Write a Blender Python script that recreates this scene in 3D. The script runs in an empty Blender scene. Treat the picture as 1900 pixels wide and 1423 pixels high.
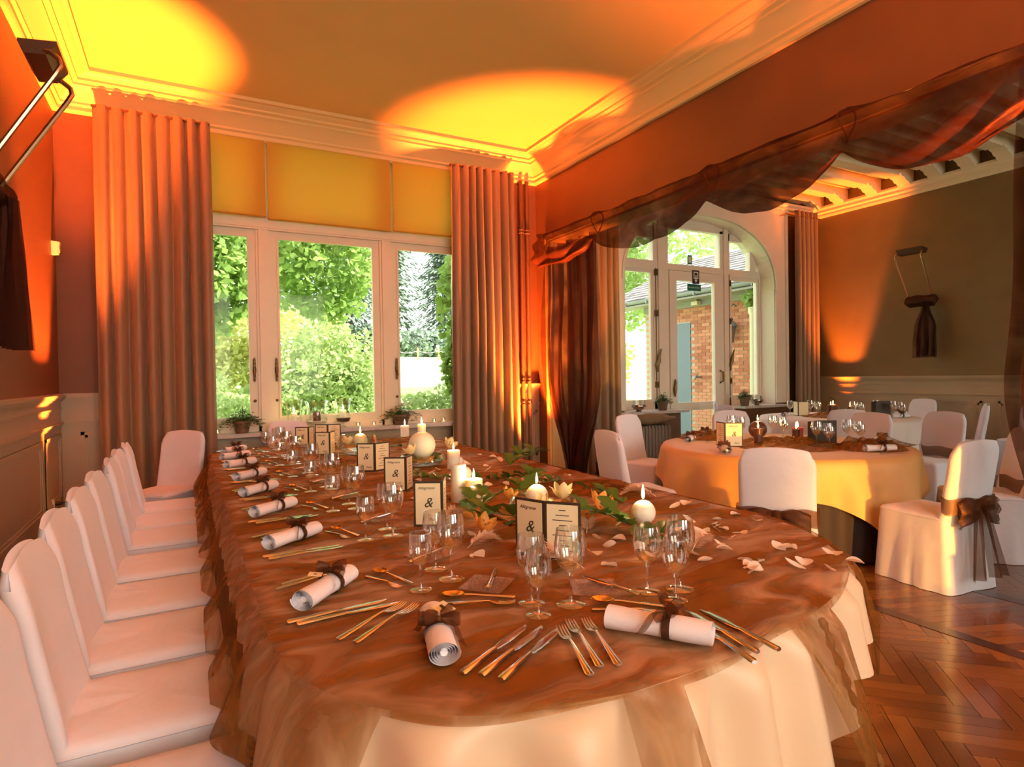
import bpy, math, random
from math import sin, cos, pi, radians, sqrt, atan2, exp
from mathutils import Vector, Matrix, noise

random.seed(7)
S = bpy.context.scene
C = S.collection

# ------------------------------------------------------------------ camera
R_ = ((0.8793, -0.4759, -0.0157), (-0.0202, -0.0043, -0.9998), (0.4757, 0.8795, -0.0134))
rt = Vector(R_[0]); dn = Vector(R_[1]); fw = Vector(R_[2])
cd = bpy.data.cameras.new('camera'); cam = bpy.data.objects.new('camera', cd); C.objects.link(cam)
cd.sensor_fit = 'HORIZONTAL'; cd.sensor_width = 36.0; cd.lens = 1120.0 * 36.0 / 1900.0
cd.clip_start = 0.05; cd.clip_end = 500
mw = Matrix.Identity(4)
for i in range(3):
    mw[i][0] = rt[i]; mw[i][1] = -dn[i]; mw[i][2] = -fw[i]
mw[2][3] = 1.40
cam.matrix_world = mw
S.camera = cam

# ------------------------------------------------------------------ look
S.view_settings.view_transform = 'Standard'
S.view_settings.look = 'None'
S.view_settings.exposure = 0.0
S.view_settings.gamma = 1.0
S.view_settings.use_curve_mapping = False

# ------------------------------------------------------------------ world, sun, fill lamps
W = bpy.data.worlds.new('sky'); S.world = W; W.use_nodes = True
nt = W.node_tree
bg = nt.nodes['Background']
sk = nt.nodes.new('ShaderNodeTexSky'); sk.sky_type = 'HOSEK_WILKIE'; sk.turbidity = 9.0; sk.ground_albedo = 0.4
sk.sun_direction = Vector((0.55, -0.5, 0.67)).normalized()
mixw = nt.nodes.new('ShaderNodeMix'); mixw.data_type = 'RGBA'; mixw.inputs[0].default_value = 0.75
mixw.inputs[7].default_value = (0.95, 0.98, 1.0, 1)
nt.links.new(sk.outputs[0], mixw.inputs[6]); nt.links.new(mixw.outputs[2], bg.inputs[0])
bg.inputs[1].default_value = 4.2


def light(name, kind, loc, energy, col, **k):
    d = bpy.data.lights.new(name, kind); d.energy = energy; d.color = col
    for a, b in k.items():
        if a not in ('aim',): setattr(d, a, b)
    o = bpy.data.objects.new(name, d); C.objects.link(o); o.location = loc
    if 'aim' in k:
        v = Vector(k['aim']) - Vector(loc)
        o.rotation_euler = v.to_track_quat('-Z', 'Y').to_euler()
    return o


light('sun', 'SUN', (0, 0, 20), 13.0, (1.0, 0.95, 0.85), angle=0.03, aim=(-12, 11, 5))
# fill lamps added before the unseen rear wall to brighten both rooms
for wx in (0.3, 2.7):
    light('rear_fill_lamp', 'AREA', (wx, -3.3, 2.35), 88, (1.0, 0.86, 0.66), shape='RECTANGLE', size=1.5, size_y=2.7,
          aim=(wx + 0.2, 3.0, 0.7))
for wx in (5.8, 8.4):
    light('rear_fill_lamp', 'AREA', (wx, -3.3, 2.35), 55, (1.0, 0.86, 0.62), shape='RECTANGLE', size=1.5, size_y=2.7,
          aim=(wx, 4.0, 1.2))
AMBER = (1.0, 0.165, 0.022)
GOLD = (1.0, 0.40, 0.06)

# ------------------------------------------------------------------ helpers


class MB:
    def __init__(s): s.v = []; s.f = []

    def add(s, vs, fs):
        n = len(s.v); s.v += [tuple(p) for p in vs]; s.f += [tuple(i + n for i in f) for f in fs]; return s

    def box(s, a, b):
        x0, y0, z0 = a; x1, y1, z1 = b
        return s.add([(x0, y0, z0), (x1, y0, z0), (x1, y1, z0), (x0, y1, z0), (x0, y0, z1), (x1, y0, z1), (x1, y1, z1), (x0, y1, z1)],
                     [(3, 2, 1, 0), (4, 5, 6, 7), (0, 1, 5, 4), (1, 2, 6, 5), (2, 3, 7, 6), (3, 0, 4, 7)])

    def loft(s, rings, cap=True, closed=True):
        m = len(rings[0]); vs = [p for r in rings for p in r]; fs = []
        for k in range(len(rings) - 1):
            for i in range(m if closed else m - 1):
                j = (i + 1) % m
                fs.append((k * m + i, k * m + j, (k + 1) * m + j, (k + 1) * m + i))
        if cap:
            fs.append(tuple(range(m - 1, -1, -1))); b = (len(rings) - 1) * m; fs.append(tuple(b + i for i in range(m)))
        return s.add(vs, fs)

    def lathe(s, prof, n=24, c=(0, 0, 0), cap=False):
        rings = [[(c[0] + r * cos(2 * pi * i / n), c[1] + r * sin(2 * pi * i / n), c[2] + z) for i in range(n)] for r, z in prof]
        return s.loft(rings, cap=cap)

    def tube(s, pts, r, n=8, cap=True):
        pts = [Vector(p) for p in pts]; rings = []
        up = None
        for i, p in enumerate(pts):
            t = (pts[min(i + 1, len(pts) - 1)] - pts[max(i - 1, 0)]).normalized()
            if up is None:
                up = Vector((0, 0, 1)) if abs(t.z) < 0.9 else Vector((1, 0, 0))
            a = t.cross(up).normalized(); b = a.cross(t).normalized(); up = b
            rr = r[i] if isinstance(r, (list, tuple)) else r
            rings.append([p + (a * cos(2 * pi * k / n) + b * sin(2 * pi * k / n)) * rr for k in range(n)])
        return s.loft(rings, cap=cap)

    def grid(s, fn, nu, nv, cu=False):
        vs = [fn(i / (nu if cu else nu - 1), j / (nv - 1)) for j in range(nv) for i in range(nu)]
        fs = []
        for j in range(nv - 1):
            for i in range(nu if cu else nu - 1):
                k = (i + 1) % nu
                fs.append((j * nu + i, j * nu + k, (j + 1) * nu + k, (j + 1) * nu + i))
        return s.add(vs, fs)

    def prism(s, poly, fn, d0, d1):
        """poly in 2D, fn(u, v, d) -> point, extruded from d0 to d1"""
        m = len(poly)
        vs = [fn(u, v, d0) for u, v in poly] + [fn(u, v, d1) for u, v in poly]
        fs = [tuple(range(m - 1, -1, -1)), tuple(range(m, 2 * m))] + [(i, (i + 1) % m, m + (i + 1) % m, m + i) for i in range(m)]
        return s.add(vs, fs)

    def mesh(s, name, mat, sharp=42):
        me = bpy.data.meshes.new(name); me.from_pydata(s.v, [], s.f)
        if mat: me.materials.append(mat)
        me.polygons.foreach_set('use_smooth', [sharp is not None] * len(me.polygons))
        me.update()
        if sharp: me.set_sharp_from_angle(angle=radians(sharp))
        return me


def put(name, me, parent=None, loc=None, rz=None, kind=None):
    o = bpy.data.objects.new(name, me); C.objects.link(o)
    if parent: o.parent = parent
    if loc is not None: o.location = loc
    if rz is not None: o.rotation_euler = (0, 0, rz)
    if kind: o['kind'] = kind
    return o


def obj(name, mb, mat, parent=None, loc=None, rz=None, kind=None, sharp=42):
    return put(name, mb.mesh(name, mat, sharp), parent, loc, rz, kind)


def tag(o, label, cat, group=None, kind=None):
    o['label'] = label; o['category'] = cat
    if group: o['group'] = group
    if kind: o['kind'] = kind
    return o


def thing(name, label, cat, loc=(0, 0, 0), rz=0.0, group=None):
    return tag(put(name, None, None, loc, rz), label, cat, group)


def struct(name, mb, mat, parent=None, sharp=42):
    return obj(name, mb, mat, parent, kind=None if parent else 'structure', sharp=sharp)


def dup(root, loc, rz=None, label=None, group=None):
    r = root.copy(); C.objects.link(r); r.location = loc
    if rz is not None: r.rotation_euler = (0, 0, rz)
    if label: r['label'] = label
    if group: r['group'] = group
    for ch in list(root.children):
        c = ch.copy(); C.objects.link(c); c.parent = r
        for g in list(ch.children):
            d = g.copy(); C.objects.link(d); d.parent = c
    return r


ORD = ['first', 'second', 'third', 'fourth', 'fifth', 'sixth', 'seventh', 'eighth', 'ninth', 'tenth']


def sm(a, b, x):
    t = min(1, max(0, (x - a) / (b - a))); return t * t * (3 - 2 * t)


def nz(x, y, z=0.0): return noise.noise(Vector((x, y, z)))


# ------------------------------------------------------------------ materials
def mat(name, col, rough=0.6, metal=0.0, var=0.0, vscale=6.0, bump=0.0, bscale=40.0, spec=0.5, sheen=0.0, trans=0.0, sss=0.0,
        emit=None, estr=0.0, coat=0.0, stretch=None):
    m = bpy.data.materials.new(name); m.use_nodes = True; t = m.node_tree; b = t.nodes['Principled BSDF']
    b.inputs['Base Color'].default_value = (*col, 1); b.inputs['Roughness'].default_value = rough; b.inputs['Metallic'].default_value = metal
    b.inputs['Specular IOR Level'].default_value = spec
    b.inputs['Sheen Weight'].default_value = sheen; b.inputs['Coat Weight'].default_value = coat
    if sss:
        b.inputs['Subsurface Weight'].default_value = sss; b.inputs['Subsurface Radius'].default_value = (0.03, 0.02, 0.01); b.inputs['Subsurface Scale'].default_value = 1.0
    if emit:
        b.inputs['Emission Color'].default_value = (*emit, 1); b.inputs['Emission Strength'].default_value = estr
    if var or bump:
        tc = t.nodes.new('ShaderNodeTexCoord'); mp = t.nodes.new('ShaderNodeMapping')
        if stretch: mp.inputs['Scale'].default_value = stretch
        t.links.new(tc.outputs['Object'], mp.inputs[0])
    if var:
        n = t.nodes.new('ShaderNodeTexNoise'); n.inputs['Scale'].default_value = vscale; n.inputs['Detail'].default_value = 5
        r = t.nodes.new('ShaderNodeValToRGB')
        r.color_ramp.elements[0].position = 0.3; r.color_ramp.elements[1].position = 0.7
        r.color_ramp.elements[0].color = (*[c * (1 - var) for c in col], 1)
        r.color_ramp.elements[1].color = (*[min(1, c * (1 + var)) for c in col], 1)
        t.links.new(mp.outputs[0], n.inputs['Vector']); t.links.new(n.outputs[0], r.inputs[0]); t.links.new(r.outputs[0], b.inputs['Base Color'])
    if bump:
        n = t.nodes.new('ShaderNodeTexNoise'); n.inputs['Scale'].default_value = bscale; n.inputs['Detail'].default_value = 4
        u = t.nodes.new('ShaderNodeBump'); u.inputs['Strength'].default_value = bump; u.inputs['Distance'].default_value = 0.02
        t.links.new(mp.outputs[0], n.inputs['Vector']); t.links.new(n.outputs[0], u.inputs['Height']); t.links.new(u.outputs[0], b.inputs['Normal'])
    if trans:
        tr = t.nodes.new('ShaderNodeBsdfTranslucent'); tr.inputs[0].default_value = (*col, 1)
        mx = t.nodes.new('ShaderNodeMixShader'); mx.inputs[0].default_value = trans
        out = t.nodes['Material Output']
        t.links.new(b.outputs[0], mx.inputs[1]); t.links.new(tr.outputs[0], mx.inputs[2]); t.links.new(mx.outputs[0], out.inputs[0])
    return m


def sheer(name, col, alpha, var=0.0, scale=(3, 3, 3), rough=0.45):
    """thin see-through weave: some light passes, the rest is scattered by the yarn"""
    m = bpy.data.materials.new(name); m.use_nodes = True; t = m.node_tree; t.nodes.remove(t.nodes['Principled BSDF'])
    out = t.nodes['Material Output']
    d = t.nodes.new('ShaderNodeBsdfDiffuse'); d.inputs[0].default_value = (*col, 1)
    tl = t.nodes.new('ShaderNodeBsdfTranslucent'); tl.inputs[0].default_value = (*col, 1)
    g = t.nodes.new('ShaderNodeBsdfGlossy'); g.inputs[0].default_value = (*[min(1, c * 1.5 + 0.05) for c in col], 1); g.inputs[1].default_value = rough
    tp = t.nodes.new('ShaderNodeBsdfTransparent'); tp.inputs[0].default_value = (1, 0.93, 0.86, 1)
    a = t.nodes.new('ShaderNodeMixShader'); a.inputs[0].default_value = 0.35
    b = t.nodes.new('ShaderNodeMixShader'); b.inputs[0].default_value = 0.18
    c = t.nodes.new('ShaderNodeMixShader'); c.inputs[0].default_value = alpha
    t.links.new(d.outputs[0], a.inputs[1]); t.links.new(tl.outputs[0], a.inputs[2])
    t.links.new(a.outputs[0], b.inputs[1]); t.links.new(g.outputs[0], b.inputs[2])
    t.links.new(tp.outputs[0], c.inputs[1]); t.links.new(b.outputs[0], c.inputs[2]); t.links.new(c.outputs[0], out.inputs[0])
    if var:
        tc = t.nodes.new('ShaderNodeTexCoord'); mp = t.nodes.new('ShaderNodeMapping'); mp.inputs['Scale'].default_value = scale
        mp.inputs['Rotation'].default_value = (0, 0, 0.5)
        n = t.nodes.new('ShaderNodeTexNoise'); n.inputs['Scale'].default_value = 1.0; n.inputs['Detail'].default_value = 3; n.inputs['Distortion'].default_value = 1.6
        r = t.nodes.new('ShaderNodeMapRange'); r.inputs[1].default_value = 0.36; r.inputs[2].default_value = 0.62
        r.inputs[3].default_value = max(0, alpha - var); r.inputs[4].default_value = min(1, alpha + var)
        t.links.new(tc.outputs['Object'], mp.inputs[0]); t.links.new(mp.outputs[0], n.inputs['Vector']); t.links.new(n.outputs[0], r.inputs[0]); t.links.new(r.outputs[0], c.inputs[0])
    return m


def thin_glass(name, tint=(0.97, 0.98, 0.97), ior=1.5, rough=0.015):
    m = bpy.data.materials.new(name); m.use_nodes = True; t = m.node_tree; t.nodes.remove(t.nodes['Principled BSDF'])
    out = t.nodes['Material Output']
    g = t.nodes.new('ShaderNodeBsdfGlossy'); g.inputs[0].default_value = (1, 1, 1, 1); g.inputs[1].default_value = rough
    tp = t.nodes.new('ShaderNodeBsdfTransparent'); tp.inputs[0].default_value = (*tint, 1)
    lw = t.nodes.new('ShaderNodeLayerWeight'); lw.inputs[0].default_value = 0.5
    pw = t.nodes.new('ShaderNodeMath'); pw.operation = 'POWER'; pw.inputs[1].default_value = 2.1 if ior > 1.4 else 5.0
    f = t.nodes.new('ShaderNodeMapRange'); f.inputs[3].default_value = ((ior - 1) / (ior + 1)) ** 2 * (2.2 if ior > 1.4 else 1.0); f.inputs[4].default_value = 0.9   # Schlick
    t.links.new(lw.outputs['Facing'], pw.inputs[0]); t.links.new(pw.outputs[0], f.inputs[0])
    mx = t.nodes.new('ShaderNodeMixShader')
    t.links.new(f.outputs[0], mx.inputs[0]); t.links.new(tp.outputs[0], mx.inputs[1]); t.links.new(g.outputs[0], mx.inputs[2]); t.links.new(mx.outputs[0], out.inputs[0])
    return m


def plank_mat(name, island):
    m = mat(name, (0.26, 0.10, 0.035), rough=0.2, bump=0.03, bscale=30, coat=0.25); t = m.node_tree; b = t.nodes['Principled BSDF']
    src = t.nodes.new('ShaderNodeNewGeometry').outputs['Random Per Island'] if island else t.nodes.new('ShaderNodeObjectInfo').outputs['Random']
    r = t.nodes.new('ShaderNodeValToRGB')
    r.color_ramp.elements[0].color = (0.13, 0.045, 0.012, 1); r.color_ramp.elements[1].color = (0.27, 0.115, 0.028, 1)
    tc = t.nodes.new('ShaderNodeTexCoord'); mp = t.nodes.new('ShaderNodeMapping'); mp.inputs['Scale'].default_value = (4, 60, 4)
    n = t.nodes.new('ShaderNodeTexNoise'); n.inputs['Scale'].default_value = 1.5; n.inputs['Detail'].default_value = 4
    mx = t.nodes.new('ShaderNodeMix'); mx.data_type = 'RGBA'; mx.blend_type = 'MULTIPLY'; mx.inputs[0].default_value = 0.30
    t.links.new(src, r.inputs[0]); t.links.new(tc.outputs['Object'], mp.inputs[0]); t.links.new(mp.outputs[0], n.inputs['Vector'])
    t.links.new(r.outputs[0], mx.inputs[6]); t.links.new(n.outputs[0], mx.inputs[7]); t.links.new(mx.outputs[2], b.inputs['Base Color'])
    return m


M = dict(
    wall_b=mat('taupe_wall_paint', (0.215, 0.14, 0.055), 0.55, var=0.06, vscale=3, bump=0.06, bscale=220),
    wall=mat('wall_paint_redlit', (0.165, 0.068, 0.024), 0.55, var=0.06, vscale=3, bump=0.06, bscale=220),  # same paint as the taupe wall, amber light's red put into its colour
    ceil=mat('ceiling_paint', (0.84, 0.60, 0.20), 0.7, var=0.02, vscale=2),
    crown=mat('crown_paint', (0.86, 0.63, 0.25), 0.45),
    crown2=mat('beam_paint', (0.86, 0.74, 0.50), 0.5),
    dado=mat('dado_paint', (0.42, 0.32, 0.20), 0.35, var=0.04, vscale=3),
    white=mat('frame_paint', (0.78, 0.69, 0.49), 0.4, var=0.03, vscale=4),
    white2=mat('arch_paint', (0.82, 0.74, 0.60), 0.4, var=0.03, vscale=4),
    stone=mat('sill_stone', (0.55, 0.52, 0.48), 0.3, var=0.12, vscale=14),
    curtain=mat('curtain_cloth', (0.235, 0.15, 0.078), 0.5, var=0.06, vscale=5, bump=0.15, bscale=9, sheen=0.2, stretch=(3, 3, 0.5)),
    blind=mat('blind_cloth', (0.62, 0.36, 0.035), 0.7, bump=0.03, bscale=300, trans=0.3),
    cover=mat('chair_cover_cloth', (0.75, 0.75, 0.82), 0.75, bump=0.55, bscale=4.5, var=0.03, vscale=5, sheen=0.2),
    peach=mat('peach_satin', (0.72, 0.52, 0.33), 0.42, bump=0.12, bscale=5, sheen=0.3),
    gold=mat('gold_cloth', (0.66, 0.35, 0.10), 0.55, bump=0.15, bscale=6, sheen=0.2),
    whitecl=mat('white_cloth', (0.80, 0.72, 0.66), 0.6, bump=0.15, bscale=6),
    under=mat('underskirt_cloth', (0.12, 0.085, 0.03), 0.5, bump=0.1, bscale=8),
    darkund=mat('dark_underskirt', (0.025, 0.012, 0.012), 0.7),
    organza=sheer('copper_organza', (0.27, 0.115, 0.022), 0.64, 0.34, (2.0, 6.0, 3)),
    organza_hang=sheer('copper_organza_fall', (0.30, 0.13, 0.03), 0.52, 0.22, (9, 9, 0.8)),
    organza_dark=sheer('brown_organza', (0.07, 0.022, 0.012), 0.66, 0.14, (1.5, 1.5, 1.5)),
    bow=sheer('bow_organza', (0.13, 0.05, 0.02), 0.66),
    ribbon=mat('ribbon_satin', (0.06, 0.025, 0.012), 0.35),
    napkin=mat('napkin_linen', (0.82, 0.80, 0.84), 0.7, bump=0.08, bscale=90),
    steel=mat('cutlery_steel', (0.72, 0.76, 0.82), 0.14, 1.0),
    copper=mat('spoon_gilt', (0.85, 0.55, 0.22), 0.15, 1.0),
    chrome=mat('lamp_tube_metal', (0.55, 0.35, 0.2), 0.25, 1.0),
    brass=mat('aged_brass', (0.18, 0.12, 0.05), 0.4, 0.9),
    bronze=mat('lamp_bronze', (0.10, 0.05, 0.03), 0.4, 0.6),
    glass=thin_glass('drinking_glass', ior=1.62),
    bowlglass=thin_glass('bowl_glass', (0.93, 0.97, 0.93), 1.5),
    pane=thin_glass('window_glass', (0.98, 0.99, 0.98), 1.16, 0.0),
    wax=mat('candle_wax', (0.97, 0.93, 0.76), 0.5, sss=0.6),
    darkwax=mat('brown_wax', (0.10, 0.03, 0.012), 0.35),
    redwax=mat('red_wax', (0.28, 0.02, 0.01), 0.3),
    flame=mat('candle_flame', (1, 0.6, 0.2), emit=(1.0, 0.62, 0.22), estr=22),
    wick=mat('wick', (0.02, 0.015, 0.01), 0.9),
    card=mat('card_border', (0.045, 0.028, 0.012), 0.5),
    page=mat('card_page', (0.88, 0.79, 0.50), 0.6),
    ink=mat('ink', (0.05, 0.035, 0.02), 0.6),
    petal=mat('white_petal', (0.90, 0.80, 0.68), 0.5, trans=0.25),
    lily=mat('orange_lily', (0.86, 0.46, 0.10), 0.45, trans=0.3, var=0.15, vscale=20),
    lilyw=mat('cream_lily', (0.90, 0.78, 0.42), 0.45, trans=0.3),
    leaf=mat('leaf_green', (0.06, 0.16, 0.025), 0.4, trans=0.2, var=0.25, vscale=12),
    feather=mat('feather', (0.86, 0.68, 0.52), 0.8, trans=0.3),
    seed=mat('brown_petal', (0.25, 0.06, 0.02), 0.5),
    pot=mat('clay_pot', (0.16, 0.09, 0.05), 0.6, var=0.2, vscale=10),
    water=mat('pebble_fill', (0.07, 0.03, 0.015), 0.5, bump=0.8, bscale=60),
    silver=mat('silver_bowl', (0.45, 0.40, 0.34), 0.25, 1.0, var=0.3, vscale=20),
    black=mat('black_metal', (0.012, 0.011, 0.010), 0.35),
    lens=mat('lamp_lens', (1, 0.8, 0.4), emit=(1.0, 0.62, 0.2), estr=7),
    plastic=mat('cream_plastic', (0.72, 0.64, 0.48), 0.4),
    cable=mat('cable', (0.02, 0.012, 0.01), 0.5),
    radiator=mat('radiator_paint', (0.20, 0.17, 0.13), 0.4),
    signgreen=mat('sign_green', (0.01, 0.16, 0.10), 0.4), signblack=mat('sign_black', (0.02, 0.02, 0.015), 0.4), signwhite=mat('sign_white', (0.85, 0.9, 0.85), 0.4),
    dust=mat('dust_bag', (0.30, 0.22, 0.12), 0.3, trans=0.3),
    plankO=plank_mat('oak_plank', False), plankI=plank_mat('oak_planks', True),
    inlay=mat('floor_inlay', (0.05, 0.016, 0.006), 0.25, coat=0.2), sub=mat('subfloor', (0.03, 0.012, 0.006), 0.8),
    lawn=mat('lawn_grass', (0.42, 0.55, 0.20), 0.9, var=0.2, vscale=3),
    fol_a=mat('foliage_light', (0.42, 0.54, 0.20), 0.5, trans=0.4, var=0.35, vscale=1.5),
    fol_b=mat('foliage_conifer', (0.26, 0.34, 0.25), 0.6, trans=0.25, var=0.3, vscale=1.2),
    fol_c=mat('foliage_vine', (0.34, 0.50, 0.13), 0.45, trans=0.5, var=0.3, vscale=2.5),
    fol_y=mat('foliage_yellow', (0.62, 0.64, 0.24), 0.5, trans=0.5, var=0.3, vscale=1.5),
    bark=mat('bark', (0.14, 0.10, 0.07), 0.9, var=0.3, vscale=8),
    mortar=mat('mortar', (0.52, 0.45, 0.38), 0.9), slate=mat('roof_slate', (0.22, 0.20, 0.19), 0.7, var=0.3, vscale=3),
    gutter=mat('zinc_gutter', (0.30, 0.31, 0.33), 0.5), bluedoor=mat('blue_door', (0.17, 0.21, 0.26), 0.5), soffit=mat('soffit', (0.35, 0.33, 0.30), 0.7),
    lantern=mat('lantern_metal', (0.16, 0.17, 0.19), 0.5),
)
mb_ = mat('brick_clay', (0.55, 0.20, 0.10), 0.85, bump=0.2, bscale=60); tb = mb_.node_tree
_r = tb.nodes.new('ShaderNodeValToRGB'); _r.color_ramp.elements[0].color = (0.42, 0.13, 0.06, 1); _r.color_ramp.elements[1].color = (0.68, 0.29, 0.16, 1)
_i = tb.nodes.new('ShaderNodeObjectInfo'); tb.links.new(_i.outputs['Random'], _r.inputs[0]); tb.links.new(_r.outputs[0], tb.nodes['Principled BSDF'].inputs['Base Color'])
M['brick'] = mb_

# ------------------------------------------------------------------ the room
YB = 6.98; XL = -1.04; X1 = 4.18; X1b = 4.44; X2 = 10.0; YR = -3.6; ZC = 4.26
WW0, WW1, WZ0, WZ1 = 0.02, 3.14, 0.84, 4.06      # main window opening
# back wall with the two window openings
b = MB()
yo = YB + 0.42
b.box((XL - 0.3, YB, 0), (WW0, yo, ZC + 0.4)); b.box((WW0, YB, 0), (WW1, yo, WZ0 - 0.04)); b.box((WW0, YB, WZ1), (WW1, yo, ZC + 0.4))
b.box((WW1, YB, 0), (5.64, yo, ZC + 0.4)); b.box((5.64, YB, 0), (6.74, yo, 0.80)); b.box((7.96, YB, 0), (8.93, yo, 0.80))
b.box((8.93, YB, 0), (X2 + 0.3, yo, ZC + 0.4))
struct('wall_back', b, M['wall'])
# arch head infill of the back wall
AX0, AX1, AZS, AZT = 5.64, 8.93, 2.78, 3.88
acx = (AX0 + AX1) / 2; ahw = (AX1 - AX0) / 2


def arch(t, e=0.0):
    """t in 0..1 from the one springing over the crown to the other"""
    a = pi * (1 - t); n = 2.0 / 2.35
    cx_, sy_ = cos(a), sin(a)
    return acx + (ahw + e) * math.copysign(abs(cx_) ** n, cx_), AZS + (AZT - AZS + e) * abs(sy_) ** n


b = MB(); NA = 40
for k in range(NA):
    x0, z0 = arch(k / NA); x1, z1 = arch((k + 1) / NA)
    b.prism([(x0, z0), (x1, z1), (x1, ZC + 0.4), (x0, ZC + 0.4)], lambda u, v, d: (u, d, v), YB, yo)
struct('trim_9', b, M['white2'])
# panelled surround around the arch
b = MB()
for k in range(NA):
    x0, z0 = arch(k / NA, 0.0); x1, z1 = arch((k + 1) / NA, 0.0)
    b.prism([(x0, z0), (x1, z1), (x1, 4.2), (x0, 4.2)], lambda u, v, d: (u, d, v), YB - 0.03, YB + 0.001)
b.box((5.44, YB - 0.03, 0.86), (AX0, YB, 4.2)); b.box((AX1, YB - 0.03, 0.86), (9.19, YB, 4.2))
b.box((5.40, YB - 0.055, 0.86), (5.46, YB, 4.2)); b.box((9.16, YB - 0.055, 0.86), (9.22, YB, 4.2)); b.box((5.40, YB - 0.06, 4.14), (9.22, YB, 4.22))
for k in range(NA):
    p0 = arch(k / NA, 0.0); p1 = arch((k + 1) / NA, 0.0); q0 = arch(k / NA, 0.045); q1 = arch((k + 1) / NA, 0.045)
    b.prism([p0, p1, q1, q0], lambda u, v, d: (u, d, v), YB - 0.048, YB)
struct('trim_8', b, M['white2'])

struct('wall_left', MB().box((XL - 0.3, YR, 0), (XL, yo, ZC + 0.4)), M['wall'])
OY0, OY1, OZ = 1.30, 6.66, 3.14
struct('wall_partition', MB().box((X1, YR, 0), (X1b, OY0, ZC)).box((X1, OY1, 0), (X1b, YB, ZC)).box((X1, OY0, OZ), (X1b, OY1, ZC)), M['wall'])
struct('wall_right', MB().box((X2, YR, 0), (X2 + 0.3, yo, ZC + 0.4)), M['wall_b'])
b = MB()
xs = [XL, -0.5, 1.1, 1.9, 3.5, 5.0, 6.6, 7.6, 9.2, X2]
for i in range(len(xs) - 1):
    if i in (1, 3, 5, 7):
        b.box((xs[i], YR - 0.3, 0), (xs[i + 1], YR, 0.9)); b.box((xs[i], YR - 0.3, 3.7), (xs[i + 1], YR, ZC + 0.4))
    else: b.box((xs[i], YR - 0.3, 0), (xs[i + 1], YR, ZC + 0.4))
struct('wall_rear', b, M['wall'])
cl = struct('ceiling', MB().box((XL - 0.3, YR - 0.3, ZC), (X1 + 0.13, yo, ZC + 0.25)), M['ceil'])
c2 = struct('ceiling.001', MB().box((X1 + 0.13, YR - 0.3, ZC + 0.30), (X2 + 0.3, yo, ZC + 0.5)), M['crown2'])
# beams with moulded ends in the adjoining room
beam_me = None
for k, y in enumerate([6.86, 6.42, 5.86, 5.36, 4.92, 4.48, 4.05, 3.6, 3.15, 2.7, 2.2, 1.7]):
    bb = MB(); w = 0.10
    bb.box((X1b, -w, 0.08), (X2 - 0.42, w, 0.30)); bb.box((X1b, -w - 0.025, 0.22), (X2 - 0.02, w + 0.025, 0.30))
    # scrolled corbel
    pr = [(X2 - 0.42, 0.30), (X2 - 0.02, 0.30), (X2 - 0.02, -0.02), (X2 - 0.12, -0.02), (X2 - 0.17, 0.03), (X2 - 0.23, 0.035), (X2 - 0.28, 0.08), (X2 - 0.34, 0.085), (X2 - 0.38, 0.12), (X2 - 0.42, 0.12)]
    bb.prism(pr, lambda u, v, d: (u, d, v), -w + 0.01, w - 0.01)
    if beam_me is None: beam_me = bb.mesh('beam', M['crown2'])
    put('beam', beam_me, c2, (0, y, ZC))


def crown(prof, path, name, m, inward):
    """profile (d out from wall, z) swept along a path of corner points with mitres"""
    bmk = MB(); n = len(path); rings = []
    for i, p in enumerate(path):
        rings.append([(p[0] + inward[i][0] * d, p[1] + inward[i][1] * d, z) for d, z in prof])
    for i in range(n - 1): bmk.loft([rings[i], rings[i + 1]], cap=False, closed=False)
    return struct(name, bmk, m, sharp=25)


prof = [(0.0, 3.93), (0.035, 3.93), (0.05, 3.95), (0.05, 3.985), (0.075, 4.0), (0.075, 4.02), (0.10, 4.05), (0.15, 4.11), (0.19, 4.135), (0.19, 4.155), (0.23, 4.17), (0.23, 4.19), (0.27, 4.205), (0.29, 4.225), (0.33, 4.225), (0.33, 4.262)]
crown(prof, [(XL, YR), (XL, YB), (X1, YB), (X1, YR)], 'trim_1', M['crown'], [(1, 0), (1, -1), (-1, -1), (-1, 0)])
prof2 = [(0.0, 4.10), (0.03, 4.10), (0.045, 4.13), (0.045, 4.16), (0.08, 4.18), (0.08, 4.22), (0.11, 4.25), (0.11, 4.28), (0.0, 4.28)]
crown(prof2, [(X1b, YB), (X2, YB), (X2, YR)], 'trim_2', M['crown2'], [(0, -1), (-1, -1), (-1, 0)])
# architrave of the wide opening
b = MB(); e = 0.07
b.box((X1 - 0.025, OY0 - e, OZ - 0.001), (X1, OY1 + e, OZ + e)); b.box((X1 - 0.025, OY1, 0), (X1, OY1 + e, OZ)); b.box((X1 - 0.025, OY0 - e, 0), (X1, OY0, OZ))
b.box((X1, OY1 - 0.02, 0), (X1b, OY1 + 0.001, OZ)); b.box((X1, OY0, OZ - 0.02), (X1b, OY1, OZ + 0.001))
struct('trim_3', b, M['crown'])


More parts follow.
